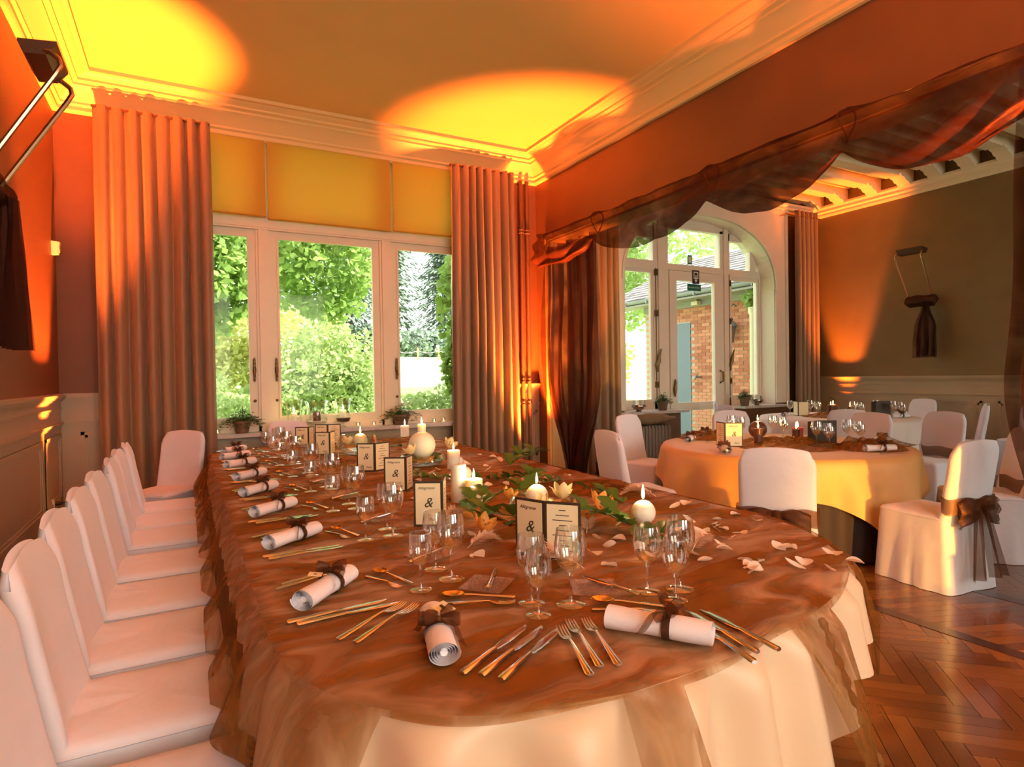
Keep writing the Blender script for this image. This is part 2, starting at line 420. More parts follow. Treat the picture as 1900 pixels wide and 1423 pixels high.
# wainscot: board, cap, second moulding, framed panels, skirting
def wains(name, P0, axis, L, inw, panels, base_name):
    """P0 corner, axis unit along the wall, inw unit into the room"""
    def f(u, d, z): return (P0[0] + axis[0] * u + inw[0] * d, P0[1] + axis[1] * u + inw[1] * d, z)

    def bx(bm, u0, u1, d1, z0, z1, d0=0.0):
        vs = [f(u, d, z) for z in (z0, z1) for d in (d0, d1) for u in (u0, u1)]
        bm.add(vs, [(0, 1, 3, 2), (4, 6, 7, 5), (0, 4, 5, 1), (2, 3, 7, 6), (0, 2, 6, 4), (1, 5, 7, 3)])
    r = MB(); bx(r, 0, L, 0.012, 0, 1.27); root = struct(name, r, M['dado'])
    c = MB()
    for z0, z1, d in ((1.225, 1.245, 0.03), (1.245, 1.265, 0.05), (1.265, 1.285, 0.062), (1.285, 1.295, 0.04), (1.15, 1.165, 0.022), (1.0, 1.012, 0.022), (1.012, 1.03, 0.034)):
        bx(c, 0, L, d, z0, z1)
    obj('dado_rail', c, M['dado'], root)
    for (u0, u1) in panels:
        p = MB(); z0, z1 = 0.33, 0.93
        for (w, d) in ((0.03, 0.026), (0.055, 0.019)):
            bx(p, u0, u1, d, z0, z0 + w); bx(p, u0, u1, d, z1 - w, z1); bx(p, u0, u0 + w, d, z0, z1); bx(p, u1 - w, u1, d, z0, z1)
        obj('panel_moulding', p, M['dado'], root)
    s = MB(); bx(s, 0, L, 0.026, 0, 0.17); bx(s, 0, L, 0.036, 0.17, 0.185); bx(s, 0, L, 0.030, 0.185, 0.205); bx(s, 0, L, 0.04, 0, 0.03)
    struct(base_name, s, M['dado'])


pl = [(0.13, 0.80), (0.94, 2.4), (2.56, 4.2), (4.36, 6.0), (6.2, 8.0)]
wains('trim_4', (XL, YB), (0, -1), YB - YR, (1, 0), pl, 'baseboard_left')
wains('trim_5', (XL, YB), (1, 0), WW0 - XL - 0.02, (0, -1), [(0.16, 0.9)], 'baseboard_back')
wains('trim_6', (X2, YB), (0, -1), YB - YR, (-1, 0), [(0.3, 2.6), (2.8, 5.1), (5.3, 7.6)], 'baseboard_right')
wains('trim_7', (WW1 + 0.02, YB), (1, 0), X1 - WW1 - 0.02, (0, -1), [(0.5, 0.98)], 'baseboard_back.001')
b = MB().box((WW0, YB - 0.015, 0), (WW1, YB, 0.80)).box((WW0, YB - 0.035, 0.70), (WW1, YB, 0.74))
for (x0, x1) in ((0.12, 0.78), (0.90, 2.05), (2.2, 3.02)):
    for q in ((x0, 0.15, x1, 0.19), (x0, 0.60, x1, 0.64), (x0, 0.15, x0 + 0.04, 0.64), (x1 - 0.04, 0.15, x1, 0.64)):
        b.box((q[0], YB - 0.035, q[1]), (q[2], YB, q[3]))
struct('trim_10', b, M['dado'])

# ------------------------------------------------------------------ floor: herringbone oak with an inlaid band under the opening
fl = struct('floor', MB().box((XL - 0.3, YR - 0.3, -0.12), (X2 + 0.3, yo, -0.012)), M['sub'])
PW, PL = 0.072, 0.432
g = 0.0012
pm = MB().box((-PL / 2 + g, -PW / 2 + g, -0.012), (PL / 2 - g, PW / 2 - g, 0.0)).mesh('plank', M['plankO'], None)
planks = []
ca = cos(radians(45)); n_ = int(PL / PW)
for i in range(-90, 200):
    for j in range(-60, 60):
        for kind in (0, 1):
            # herringbone lattice
            if kind == 0: u = i * PW + PL / 2 + j * 2 * 0; v = i * PW + PW / 2
            else: u = i * PW + PW / 2 + 0; v = i * PW + PL / 2 + PW
            u += j * PL * 1.0; v -= j * PL * 1.0
            x = (u - v) * ca + 1.0; y = (u + v) * ca - 3.0
            if y < -1.2 or y > YB - 0.05 or x < XL + 0.08 or x > X2 - 0.08: continue
            if 3.64 < x < 4.26: continue
            planks.append((x, y, radians(45) if kind == 0 else radians(135), 0.0))
bs = PW / cos(radians(22))
for k in range(105):         # the diagonal boards of the band
    planks.append((3.75, -1.0 + k * bs, radians(-22), 0.001))
    planks.append((3.75 + PL * cos(radians(22)), -1.0 + k * bs - PL * sin(radians(22)), radians(-22), 0.001))
planks.sort(key=lambda p: (p[0] - 3.15) ** 2 + (p[1] - 1.35) ** 2)
for p in planks[:300]: put('plank', pm, fl, (p[0], p[1], p[3]), p[2])
b = MB()
for x, y, a, zz in planks[300:]:
    c_, s_ = cos(a), sin(a); hl, hw = PL / 2 - g, PW / 2 - g
    q = [(x + c_ * u - s_ * v, y + s_ * u + c_ * v) for u, v in ((-hl, -hw), (hl, -hw), (hl, hw), (-hl, hw))]
    b.add([(px, py, zz) for px, py in q] + [(px, py, -0.012) for px, py in q], [(0, 1, 2, 3), (0, 4, 5, 1), (1, 5, 6, 2), (2, 6, 7, 3), (3, 7, 4, 0)])
obj('planks', b, M['plankI'], fl, kind='stuff', sharp=None)
for x in (3.50, 4.31): obj('inlay_strip', MB().box((x, -1.2, -0.012), (x + 0.085, YB - 0.05, 0.0025)), M['inlay'], fl)


# ------------------------------------------------------------------ main window
YW = YB + 0.03
w1 = put('window_1', None, None, (0, 0, 0), kind='structure')


def rect_frame(x0, x1, z0, z1, w, y0, y1, bmx=None, bot=None):
    bmx = bmx or MB(); bt = bot or w
    bmx.box((x0, y0, z0), (x0 + w, y1, z1)); bmx.box((x1 - w, y0, z0), (x1, y1, z1)); bmx.box((x0 + w, y0, z0), (x1 - w, y1, z0 + bt)); bmx.box((x0 + w, y0, z1 - w), (x1 - w, y1, z1))
    return bmx


b = MB()
for (x0, x1) in ((WW0, WW0 + 0.08), (0.69, 0.84), (2.04, 2.19), (WW1 - 0.08, WW1)):
    b.box((x0, YW, WZ0), (x1, YW + 0.14, WZ1)); b.box((x0 + 0.025, YW - 0.02, WZ0), (x1 - 0.025, YW, WZ1))
b.box((WW0, YW, WZ0), (WW1, YW + 0.14, WZ0 + 0.06)); b.box((WW0, YW, WZ1 - 0.07), (WW1, YW + 0.14, WZ1)); b.box((WW0, YW - 0.026, 3.01), (WW1, YW + 0.14, 3.115)); b.box((WW0, YW - 0.035, 3.03), (WW1, YW, 3.06))
obj('window_frame', b, M['white'], w1)


def handle(parent, x, z, y):
    h = MB().tube([(x, y - 0.012, z - 0.10), (x, y - 0.016, z + 0.10)], 0.010, 8)
    h.lathe([(0.0, -0.13), (0.008, -0.12), (0.014, -0.10), (0.007, -0.08), (0.012, -0.05), (0.018, -0.02), (0.018, 0.02), (0.010, 0.05), (0.016, 0.07), (0.010, 0.09), (0.014, 0.11), (0.0, 0.14)], 10, (x, y - 0.022, z))
    h.tube([(x, y - 0.02, z), (x, y - 0.05, z - 0.03), (x + 0.005, y - 0.055, z - 0.08)], 0.008, 8)
    obj('espagnolette_handle', h, M['brass'], parent)
    k = MB().lathe([(0.0, 0.016), (0.012, 0.012), (0.017, 0.0), (0.012, -0.012), (0.0, -0.016)], 10, (x, y - 0.02, z - 0.33)); obj('catch_knob', k, M['brass'], parent)


for (x0, x1, hx) in ((WW0 + 0.08, 0.69, 0.655), (0.84, 2.04, 0.878), (2.19, WW1 - 0.08, 2.228)):
    s = obj('sash', rect_frame(x0, x1, 0.90, 3.01, 0.078, YW + 0.02, YW + 0.075, bot=0.095), M['white'], w1)
    obj('bead', rect_frame(x0 + 0.062, x1 - 0.062, 0.975, 2.948, 0.022, YW + 0.008, YW + 0.03), M['white'], s)
    obj('pane', MB().box((x0 + 0.07, YW + 0.045, 0.98), (x1 - 0.07, YW + 0.049, 2.94)), M['pane'], s)
    handle(w1, hx, 1.50, YW + 0.02)
    obj('transom_sash', rect_frame(x0, x1, 3.12, WZ1 - 0.07, 0.06, YW + 0.02, YW + 0.07), M['white'], w1)
    obj('transom_pane', MB().box((x0 + 0.05, YW + 0.045, 3.17), (x1 - 0.05, YW + 0.049, WZ1 - 0.12)), M['pane'], w1)
b = MB().box((WW0 - 0.02, YB - 0.16, 0.80), (WW1 + 0.02, YW + 0.02, 0.84)); struct('trim_11', b, M['stone'])
# wall linings of the window reveal, outside
struct('trim_12', MB().box((WW0 - 0.001, YW + 0.14, WZ0 - 0.1), (WW0 + 0.02, yo, WZ1)).box((WW1 - 0.02, YW + 0.14, WZ0 - 0.1), (WW1 + 0.001, yo, WZ1)), M['white'])

# roller blinds
for k, (x0, x1, zb, lab) in enumerate(((0.12, 0.795, 3.14, 'narrow ochre roller blind beside the wide pleated corner curtain'),
                                       (0.815, 2.165, 3.12, 'wide ochre roller blind over the middle of the three casements'),
                                       (2.195, 3.04, 3.13, 'narrow ochre roller blind beside the curtain next to the heating pipes'))):
    t = thing('roller_blind', lab, 'roller blind', ((x0 + x1) / 2, YB - 0.045, zb))
    hw = (x1 - x0) / 2
    obj('blind_cloth', MB().grid(lambda u, v: (-hw + 2 * hw * u, 0.006 * sin(3 * u + k) * (1 - v), v * (4.02 - zb)), 12, 8), M['blind'], t)
    obj('bottom_bar', MB().tube([(-hw, 0, 0), (hw, 0, 0)], 0.010, 8), M['blind'], t)
    obj('roller', MB().tube([(-hw, 0.005, 4.03 - zb), (hw, 0.005, 4.03 - zb)], 0.026, 12), M['white'], t)


# ------------------------------------------------------------------ arched garden door and side casements
Y2 = YB + 0.28
d1 = put('door_1', None, None, (0, 0, 0), kind='structure')
b = MB()
for (x0, x1, zt) in ((5.64, 5.86, 3.3), (6.47, 6.78, 3.76), (7.93, 8.16, 3.76), (8.88, 8.97, 3.1)):
    b.box((x0, Y2, 0.0 if 6 < x0 < 8 else 0.8), (x1, Y2 + 0.12, zt))
b.box((6.55, Y2 - 0.03, 0), (6.70, Y2, 3.8)); b.box((8.0, Y2 - 0.03, 0), (8.10, Y2, 3.8))
b.box((5.64, Y2, 0.80), (6.6, Y2 + 0.12, 0.96)); b.box((8.0, Y2, 0.80), (8.95, Y2 + 0.12, 0.97))
b.box((5.64, Y2 - 0.01, 3.02), (6.55, Y2 + 0.12, 3.16)); b.box((6.70, Y2 - 0.01, 3.04), (8.0, Y2 + 0.12, 3.14)); b.box((8.10, Y2 - 0.01, 3.01), (8.95, Y2 + 0.12, 3.14))
b.box((8.10, Y2, 3.62), (8.80, Y2 + 0.1, 3.74)); b.box((6.7, Y2, 3.72), (8.0, Y2 + 0.1, 3.88))
b.box((8.66, Y2, 3.10), (8.80, Y2 + 0.1, 3.68))
b.box((5.64, Y2, 3.52), (6.5, Y2 + 0.1, 3.70))
obj('window_frame', b, M['white2'], d1)
for (x0, x1, z0, z1) in ((5.86, 6.47, 0.94, 3.02), (8.16, 8.88, 0.95, 3.01)):
    s = obj('casement', rect_frame(x0, x1, z0, z1, 0.05, Y2 + 0.01, Y2 + 0.06), M['white2'], d1)
    obj('pane', MB().box((x0 + 0.04, Y2 + 0.03, z0 + 0.04), (x1 - 0.04, Y2 + 0.034, z1 - 0.04)), M['pane'], s)
lf = obj('door_leaf', rect_frame(6.79, 7.92, 0.06, 3.03, 0.145, Y2 - 0.02, Y2 + 0.05).box((6.93, Y2 - 0.02, 0.79), (7.78, Y2 + 0.05, 0.92)), M['white2'], d1)
obj('pane', MB().box((6.92, Y2 + 0.02, 0.9), (7.79, Y2 + 0.024, 2.9)), M['pane'], lf)
obj('lower_pane', MB().box((6.92, Y2 + 0.02, 0.2), (7.79, Y2 + 0.024, 0.8)), M['pane'], lf)
obj('transom_pane', MB().box((6.76, Y2 + 0.03, 3.14), (7.94, Y2 + 0.034, 3.74)), M['pane'], d1)
obj('side_transom_pane', MB().box((5.86, Y2 + 0.03, 3.16), (6.5, Y2 + 0.034, 3.54)), M['pane'], d1)
obj('side_transom_pane', MB().box((8.16, Y2 + 0.03, 3.14), (8.68, Y2 + 0.034, 3.64)), M['pane'], d1)
obj('arch_panel', MB().box((8.10, Y2 + 0.02, 3.70), (8.60, Y2 + 0.05, 3.84)), M['blind'], d1)


def bolt(xc, z0, z1, knobs, lever, y):
    h = MB().tube([(xc, y - 0.012, z0), (xc, y - 0.012, z1)], 0.008, 8); r = obj('espagnolette_bolt', h, M['brass'], d1)
    for z in knobs:
        obj('bolt_keeper', MB().box((xc - 0.03, y - 0.03, z - 0.05), (xc + 0.03, y, z + 0.05)).box((xc - 0.018, y - 0.045, z - 0.02), (xc + 0.018, y, z + 0.02)), M['brass'], r)
    k = MB().tube([(xc, y - 0.03, lever - 0.16), (xc - 0.02, y - 0.04, lever - 0.06), (xc + 0.015, y - 0.04, lever), (xc + 0.02, y - 0.05, lever + 0.09), (xc + 0.065, y - 0.05, lever + 0.20)], [0.008, 0.03, 0.034, 0.022, 0.008], 8)
    obj('bolt_lever', k, M['brass'], r)


bolt(6.51, 1.0, 3.05, (2.98, 2.34, 1.22), 1.58, Y2)
bolt(8.13, 1.0, 3.05, (2.90, 2.26, 1.25), 1.58, Y2)
obj('door_handle', MB().tube([(6.85, Y2 - 0.05, 1.02), (6.84, Y2 - 0.06, 1.12), (6.865, Y2 - 0.05, 1.24), (6.86, Y2 - 0.05, 1.30)], [0.008, 0.028, 0.022, 0.008], 8), M['brass'], lf)
obj('door_pull', MB().tube([(7.88, Y2 - 0.02, 1.22), (7.90, Y2 - 0.07, 1.25), (7.90, Y2 - 0.07, 1.40), (7.88, Y2 - 0.02, 1.43)], 0.012, 8), M['brass'], lf)
# stone sills of the side casements
struct('trim_15', MB().box((AX1 - 0.012, YB - 0.001, 0.80), (AX1, yo, AZS + 0.03)).box((AX0, YB - 0.001, 0.80), (AX0 + 0.012, yo, AZS + 0.03)), M['white2'])
struct('trim_13', MB().box((5.44, YB - 0.18, 0.80), (6.74, Y2, 0.84)), M['stone']); struct('trim_14', MB().box((7.96, YB - 0.18, 0.80), (9.0, Y2, 0.84)), M['stone'])


_txt = {}


def text(body, size, mt, parent, loc, rot, shear=0.0, name='lettering', align='CENTER', ext=0.0004):
    key = (body, size, mt.name, shear)
    if key not in _txt:
        c = bpy.data.curves.new(name, 'FONT'); c.body = body; c.size = size; c.align_x = align; c.align_y = 'CENTER'; c.shear = shear; c.extrude = ext; c.resolution_u = 3
        o = bpy.data.objects.new('text_source', c)
        me = bpy.data.meshes.new_from_object(o)
        me.name = name; me.materials.clear(); me.materials.append(mt); _txt[key] = me
    o = put(name, _txt[key], parent, loc); o.rotation_euler = rot
    return o


# exit signs on the door
sg = tag(obj('exit_sign', MB().box((-0.075, -0.006, -0.11), (0.075, 0, 0.11)), M['signblack'], None, (7.35, Y2 - 0.021, 2.955)), 'small black and white pictogram plate above the glass of garden door', 'sign')
obj('pictogram_frame', rect_frame(-0.05, 0.05, -0.03, 0.085, 0.016, -0.008, -0.005), M['signwhite'], sg)
obj('pictogram_arrow', MB().prism([(-0.012, 0.03), (0.012, 0.03), (0.012, -0.05), (0.032, -0.05), (0, -0.09), (-0.032, -0.05), (-0.012, -0.05)], lambda u, v, d: (u, d, v), -0.008, -0.005), M['signwhite'], sg)
sg = tag(obj('exit_sign', MB().box((-0.15, -0.004, -0.055), (0.15, 0, 0.055)), M['signgreen'], None, (7.35, Y2 + 0.016, 2.79)), 'green lettered exit strip stuck to the top of garden door glass', 'sign')
text('Sortie de secours', 0.034, M['signwhite'], sg, (0, -0.005, 0), (pi / 2, 0, 0))
sg = tag(obj('exit_sign', MB().box((-0.05, -0.004, -0.075), (0.05, 0, 0.075)), M['signgreen'], None, (7.27, Y2 + 0.026, 3.24)), 'small green sign in the fanlight over the garden door', 'sign')
obj('pictogram', MB().box((-0.03, -0.007, -0.05), (-0.005, -0.003, 0.05)).box((0.01, -0.007, -0.05), (0.03, -0.003, 0.05)), M['signwhite'], sg)
nt_ = tag(obj('paper_notice', MB().box((-0.045, -0.003, -0.09), (0.045, 0, 0.09)), M['page'], None, (8.035, Y2 - 0.031, 1.32)), 'small printed paper notice on the post beside the garden door', 'notice')
for q in range(4): text('________', 0.018, M['ink'], nt_, (0, -0.0035, 0.06 - q * 0.035), (pi / 2, 0, 0))

# ------------------------------------------------------------------ curtains
def curtain(name, label, x0, x1, ztop, folds, y, amp, spread=0.0, seed=0, rings=False, mt='curtain', splay=0.0):
    t = thing(name, label, 'curtain', ((x0 + x1) / 2, y, 0.01))
    w = x1 - x0

    def f(u, v):
        z = v * (ztop - 0.01)
        ph = (u + 0.045 * nz(u * 3.3, seed + 1.7)) * folds * 2 * pi + 1.0 * nz(u * 4, seed, v * 0.7)
        a = amp * (0.7 + 0.5 * (1 - v)) * (0.8 + 0.9 * nz(u * 5, seed + 3.3))
        s = sin(ph)
        yy = a * math.copysign(abs(s) ** 0.75, s)
        xx = (u - 0.5) * w * (1 + spread * (1 - v)) + 0.012 * cos(ph) + splay * (1 - v) ** 2 * (u - 0.5)
        return (xx + 0.012 * nz(u * 3, v * 2, seed), yy + 0.012 * nz(v * 3, u * 5, seed), z)
    obj('curtain_cloth', MB().grid(f, int(folds * 18), 22), M[mt], t, sharp=0)
    obj('header_tape', MB().tube([(-w / 2, 0.0, ztop - 0.03), (w / 2, 0.0, ztop - 0.03)], 0.012, 6), M['bronze'], t)
    if rings:
        for k in range(int(folds)):
            u = (k + 0.5) / int(folds)
            obj('eyelet', MB().lathe([(0.028, -0.006), (0.036, 0), (0.028, 0.006), (0.022, 0)], 12), M['chrome'], t, ((u - 0.5) * w, -0.03, ztop - 0.10)).rotation_euler = (0.3, pi / 2, 0)
    return t


curtain('curtain', 'wide pleated taupe curtain hanging beside the wall lamp with bent tubes', -0.72, 0.26, 3.98, 8, 6.78, 0.055, 0.02, 1)
curtain('curtain', 'pleated taupe curtain beside the pair of red-lit heating pipes', 2.86, 3.72, 3.98, 8, 6.78, 0.055, 0.10, 5)
curtain('curtain', 'orange-lit curtain behind the sheer brown side drape of the wide opening', 4.50, 5.42, 4.05, 8, 6.80, 0.05, 0.0, 9)
curtain('curtain', 'eyelet curtain between the arched garden door and the long taupe wall', 9.24, 9.82, 4.16, 5, 6.80, 0.05, 0.05, 13, rings=True)
t = tag(obj('curtain_rod', MB().tube([(9.0, 6.80, 4.07), (9.9, 6.80, 4.07)], 0.014, 10), M['chrome'], None), 'short metal rod carrying the eyelet curtain beside garden door', 'curtain rod')
obj('rod_bracket', MB().tube([(9.05, 6.80, 4.07), (9.05, YB, 4.07)], 0.010, 8), M['chrome'], t)

# heating pipes in the corner
for k, x in enumerate((3.90, 3.99)):
    t = tag(obj('heating_pipe', MB().tube([(x, 6.89, 0.01), (x, 6.89, 3.94)], 0.024, 12), M['wall'], None),
            ['vertical heating pipe beside the curtain, the one closer to window', 'vertical heating pipe next to the sheer side drape, closer to room corner'][k], 'pipe')
    for z in (1.34, 1.04, 3.28):
        obj('pipe_collar', MB().lathe([(0.024, -0.03), (0.033, -0.025), (0.033, -0.008), (0.026, 0), (0.033, 0.008), (0.033, 0.025), (0.024, 0.03)], 12, (x, 6.89, z)), M['chrome' if z < 3 else 'wall'], t)

# ------------------------------------------------------------------ organza over the opening
TIES = [6.62, 5.46, 3.80, 2.58, 1.36]
SAGZ = [2.74, 2.67, 2.66, 2.64]


def swag():
    def f(u, v):
        y = TIES[0] + (TIES[-1] - TIES[0]) * u
        for k in range(4):
            if TIES[k] >= y >= TIES[k + 1]: break
        q = (TIES[k] - y) / (TIES[k] - TIES[k + 1])
        bell = sin(pi * min(1, max(0, q))) ** 0.95
        if k == 0: bell = max(bell, 0.85 * (1 - q))
        zt = 3.17 + 0.02 * nz(y * 2, 0.3) + 0.03 * exp(-((q - 1) / 0.08) ** 2) + 0.03 * exp(-(q / 0.08) ** 2)
        skew = min(1, max(0, q)) ** 1.0
        zb = zt - (0.31 + (zt - SAGZ[k] - 0.31) * bell)
        th = 2 * pi * v
        c = cos(th); s = sin(th)
        zc = (zt + zb) / 2; hz = (zt - zb) / 2
        wr = 0.035 * sin(7 * th + 9 * q + 3 * sin(2 * y)) * (0.4 + bell) * 0.7 + 0.03 * nz(y * 3, th * 1.2, 2)
        bulge = 0.03 + 0.10 * bell
        x = 4.06 - bulge * s * (1.0 if s > 0 else 0.55) - 0.03 * (1 - c) + wr
        return (x, y, zc + hz * c + 0.025 * nz(y * 4, th * 1.5, 7) * (1 - c) * 0.5)
    return MB().grid(lambda u, v: f(v, u), 44, 220, cu=True)


t = thing('organza_swag', 'long brown sheer swag tied along the top of wide opening', 'swag', (0, 0, 0))
obj('swag_cloth', swag(), M['organza_dark'], t, sharp=0)
for y in TIES[1:4]:
    obj('tie_cord', MB().tube([(4.06 - 0.075 * sin(a) - 0.0, y + 0.03 * sin(2 * a), 3.09 + 0.115 * cos(a)) for a in [2 * pi * k / 20 for k in range(21)]], 0.006, 6), M['bow'], t)


def side_drape(name, label, y0, y1, ybot, ztop, seed, pinch=0.15, x=4.08):
    def f(u, v):
        z = 0.04 + (ztop - 0.04) * (1 - v)
        w = 1 - (1 - pinch) * sm(0.55, 0.97, v) + 0.10 * sin(pi * v)
        if v > 0.97: w += (v - 0.97) * 8
        yc = (y0 + y1) / 2 * (1 - sm(0.3, 1, v)) + ybot * sm(0.3, 1, v)
        yy = yc + (u - 0.5) * (y1 - y0) * w
        ph = u * 5 * 2 * pi + 1.5 * nz(u * 3, v, seed)
        return (x + 0.055 * sin(ph) + 0.05 * nz(u * 4, v * 2, seed), yy + 0.03 * nz(u * 5, v * 3, seed + 4), z)
    t = thing(name, label, 'drape', (0, 0, 0))
    obj('drape_cloth', MB().grid(f, 90, 60), M['organza_dark'], t, sharp=0)
    obj('drape_lining', MB().grid(lambda u, v: (f(1 - u, v)[0] + 0.07, f(0.08 + 0.84 * u, v)[1], f(u, v)[2]), 60, 40), M['organza_dark'], t, sharp=0)
    return t


side_drape('organza_drape', 'gathered brown sheer drape knotted near floor beside the heating pipes', 6.60, 5.52, 6.02, 3.0, 2)
side_drape('organza_drape', 'brown sheer drape at the end of the opening away from the windows', 1.60, 0.95, 1.42, 3.05, 8)


# ------------------------------------------------------------------ wall lamps (plate, two bent tubes, lamp roll tied with organza)
def wall_lamp(label, loc, rz):
    """local: wall plane at x=0, +x into the room, y along the wall; the roll at z=0, the arms rise outward to the reflector"""
    t = thing('wall_lamp', label, 'wall lamp', loc, rz)
    obj('reflector', MB().prism([(0.30, 0.76), (0.47, 0.78), (0.47, 0.765), (0.42, 0.70), (0.33, 0.69), (0.30, 0.745)], lambda u, v, d: (u, d, v), -0.18, 0.18), M['bronze'], t)
    for sgn in (-1, 1):
        y = 0.185 * sgn
        obj('arm', MB().tube([(0.13, y * 0.9, 0.03), (0.46, y, 0.60), (0.485, y, 0.65), (0.478, y, 0.685), (0.44, y, 0.715), (0.38, y * 0.8, 0.725)], 0.014, 8), M['chrome'], t)
        obj('arm_collar', MB().lathe([(0.018, -0.012), (0.034, 0), (0.018, 0.012)], 12, (0.38, y * 0.8, 0.72)), M['chrome'], t)
    obj('wall_plate', MB().box((0, -0.09, -0.05), (0.03, 0.09, 0.05)), M['bronze'], t)
    obj('lamp_roll', MB().tube([(0.12, -0.21, -0.02), (0.13, -0.18, 0), (0.13, -0.06, 0.01), (0.13, 0.06, 0.0), (0.13, 0.18, 0), (0.12, 0.21, -0.02)], [0.05, 0.085, 0.09, 0.08, 0.09, 0.05], 14), M['organza_dark'], t)
    obj('lamp_core', MB().tube([(0.03, 0, 0), (0.13, 0, 0)], 0.025, 8).tube([(0.13, -0.19, 0), (0.13, 0.19, 0)], 0.055, 12), M['bronze'], t)

    def f(u, v):
        w = 0.045 + 0.12 * sm(0.05, 0.5, v)
        return (0.22 + 0.04 * sin(u * 6 * pi + v) * (0.4 + v), 0.10 + (u - 0.5) * 2 * w + 0.02 * nz(u * 3, v * 3), -0.02 - 0.84 * v)
    obj('scarf', MB().grid(f, 40, 24), M['organza_dark'], t, sharp=0)
    obj('scarf_lining', MB().grid(lambda u, v: (f(u, v)[0] - 0.05, 0.10 + (f(1 - u, v)[1] - 0.10) * 0.8, f(u, v)[2] + 0.02), 40, 24), M['organza_dark'], t, sharp=0)
    return t


wall_lamp('bronze wall lamp with bent tubes and brown scarf, above the row of covered chairs', (XL, 4.20, 2.45), 0.0)
wall_lamp('bronze wall lamp with bent tubes and brown scarf on the wall past round tables', (X2, 5.12, 2.43), pi)
t = tag(obj('motion_sensor', MB().loft([[(-0.0, -0.035, -0.06), (0.0, 0.035, -0.06), (0.0, 0.035, 0.06), (0.0, -0.035, 0.06)], [(0.05, -0.03, -0.055), (0.05, 0.03, -0.055), (0.06, 0.03, 0.055), (0.06, -0.03, 0.055)]]), M['plastic'], None, (XL, 6.80, 2.62)),
        'small cream motion sensor on the red-lit wall beside curtain', 'motion sensor')
obj('sensor_lens', MB().box((0.05, -0.022, -0.035), (0.058, 0.022, 0.0)), M['white'], t)


# ------------------------------------------------------------------ floor uplights
def uplight(label, loc, energy, aim, spot=0.72, blend=0.55, col=None):
    t = thing('floor_uplight', label, 'uplight', loc)
    obj('housing', MB().lathe([(0.0, 0.05), (0.075, 0.05), (0.088, 0.06), (0.088, 0.25), (0.094, 0.255), (0.094, 0.27), (0.084, 0.27), (0.08, 0.235)], 24), M['black'], t)
    obj('lens', MB().lathe([(0.0, 0.238), (0.08, 0.235)], 24), M['lens'], t)
    obj('bracket', MB().tube([(-0.11, 0, 0.14), (-0.11, 0, 0.01), (0.11, 0, 0.01), (0.11, 0, 0.14)], 0.010, 6), M['black'], t)
    obj('vents', MB().lathe([(0.089, 0.19), (0.091, 0.193), (0.091, 0.20), (0.089, 0.203)], 24).lathe([(0.089, 0.215), (0.091, 0.218), (0.091, 0.225), (0.089, 0.228)], 24), M['bronze'], t)
    p = Vector(loc) + Vector((0, 0, 0.28))
    l = light('uplight_lamp', 'SPOT', p, energy, col or AMBER, spot_size=spot, spot_blend=blend, shadow_soft_size=0.06, aim=aim)
    return t


uplight('black floor uplight in the panelled corner behind the row of covered chairs', (-0.80, 6.22, 0.0), 6500, (-0.80, 6.16, 4.0), spot=0.68)
uplight('black floor uplight between the knotted side drape and the covered chair', (4.72, 6.30, 0.0), 900, (4.75, 6.45, 4.0))
uplight('assumed black floor uplight against panelled corner beneath heating pipes', (3.84, 6.56, 0.0), 5200, (3.88, 6.60, 4.0), spot=0.95)  # lamp not itself seen; assumed from the red light in this corner
uplight('black floor uplight by the dado behind the far round table', (9.72, 6.36, 0.0), 2600, (9.76, 6.36, 4.0), spot=0.6, col=(1.0, 0.2, 0.015))  # lamp hidden by the tables; assumed from the glow on the wall
uplight('assumed black floor uplight at the foot of the sheer drape away from the windows', (3.85, 0.70, 0.0), 2400, (3.98, 1.1, 4.0), spot=1.4, blend=0.9)  # out of view; assumed from the red wash above the opening
uplight('assumed black floor uplight by the panelled wall behind the first covered chair', (-0.72, 0.2, 0.0), 1000, (-0.80, 0.5, 4.0), spot=1.1, blend=0.9)  # out of view; added, assumed from the amber glow across the ceiling
uplight('assumed amber floor light added behind the photographer aimed at the gold round table', (3.1, -1.6, 0.0), 2600, (4.45, 2.6, 0.6), spot=0.75, blend=0.9, col=(1.0, 0.42, 0.03))  # unseen; assumed from gold light on chair and cloth, added to tint them
# wall socket and cable for the corner uplight
t = tag(obj('wall_socket', MB().box((0.0, -0.04, -0.04), (0.012, 0.04, 0.04)).box((0.012, -0.028, -0.028), (0.02, 0.028, 0.028)), M['plastic'], None, (XL + 0.013, 6.44, 0.36)), 'cream wall socket low on the orange-lit panel by the corner', 'socket')
t = tag(obj('power_cable', MB().tube([(XL + 0.08, 6.44, 0.36), (XL + 0.16, 6.44, 0.365), (XL + 0.22, 6.46, 0.33), (XL + 0.25, 6.47, 0.2), (XL + 0.24, 6.45, 0.06)], 0.007, 8), M['cable'], None), 'black cable hanging from the low corner wall socket', 'cable')
obj('plug', MB().tube([(XL + 0.034, 6.44, 0.36), (XL + 0.06, 6.44, 0.36), (XL + 0.085, 6.44, 0.36)], [0.022, 0.022, 0.012], 10), M['cable'], t)


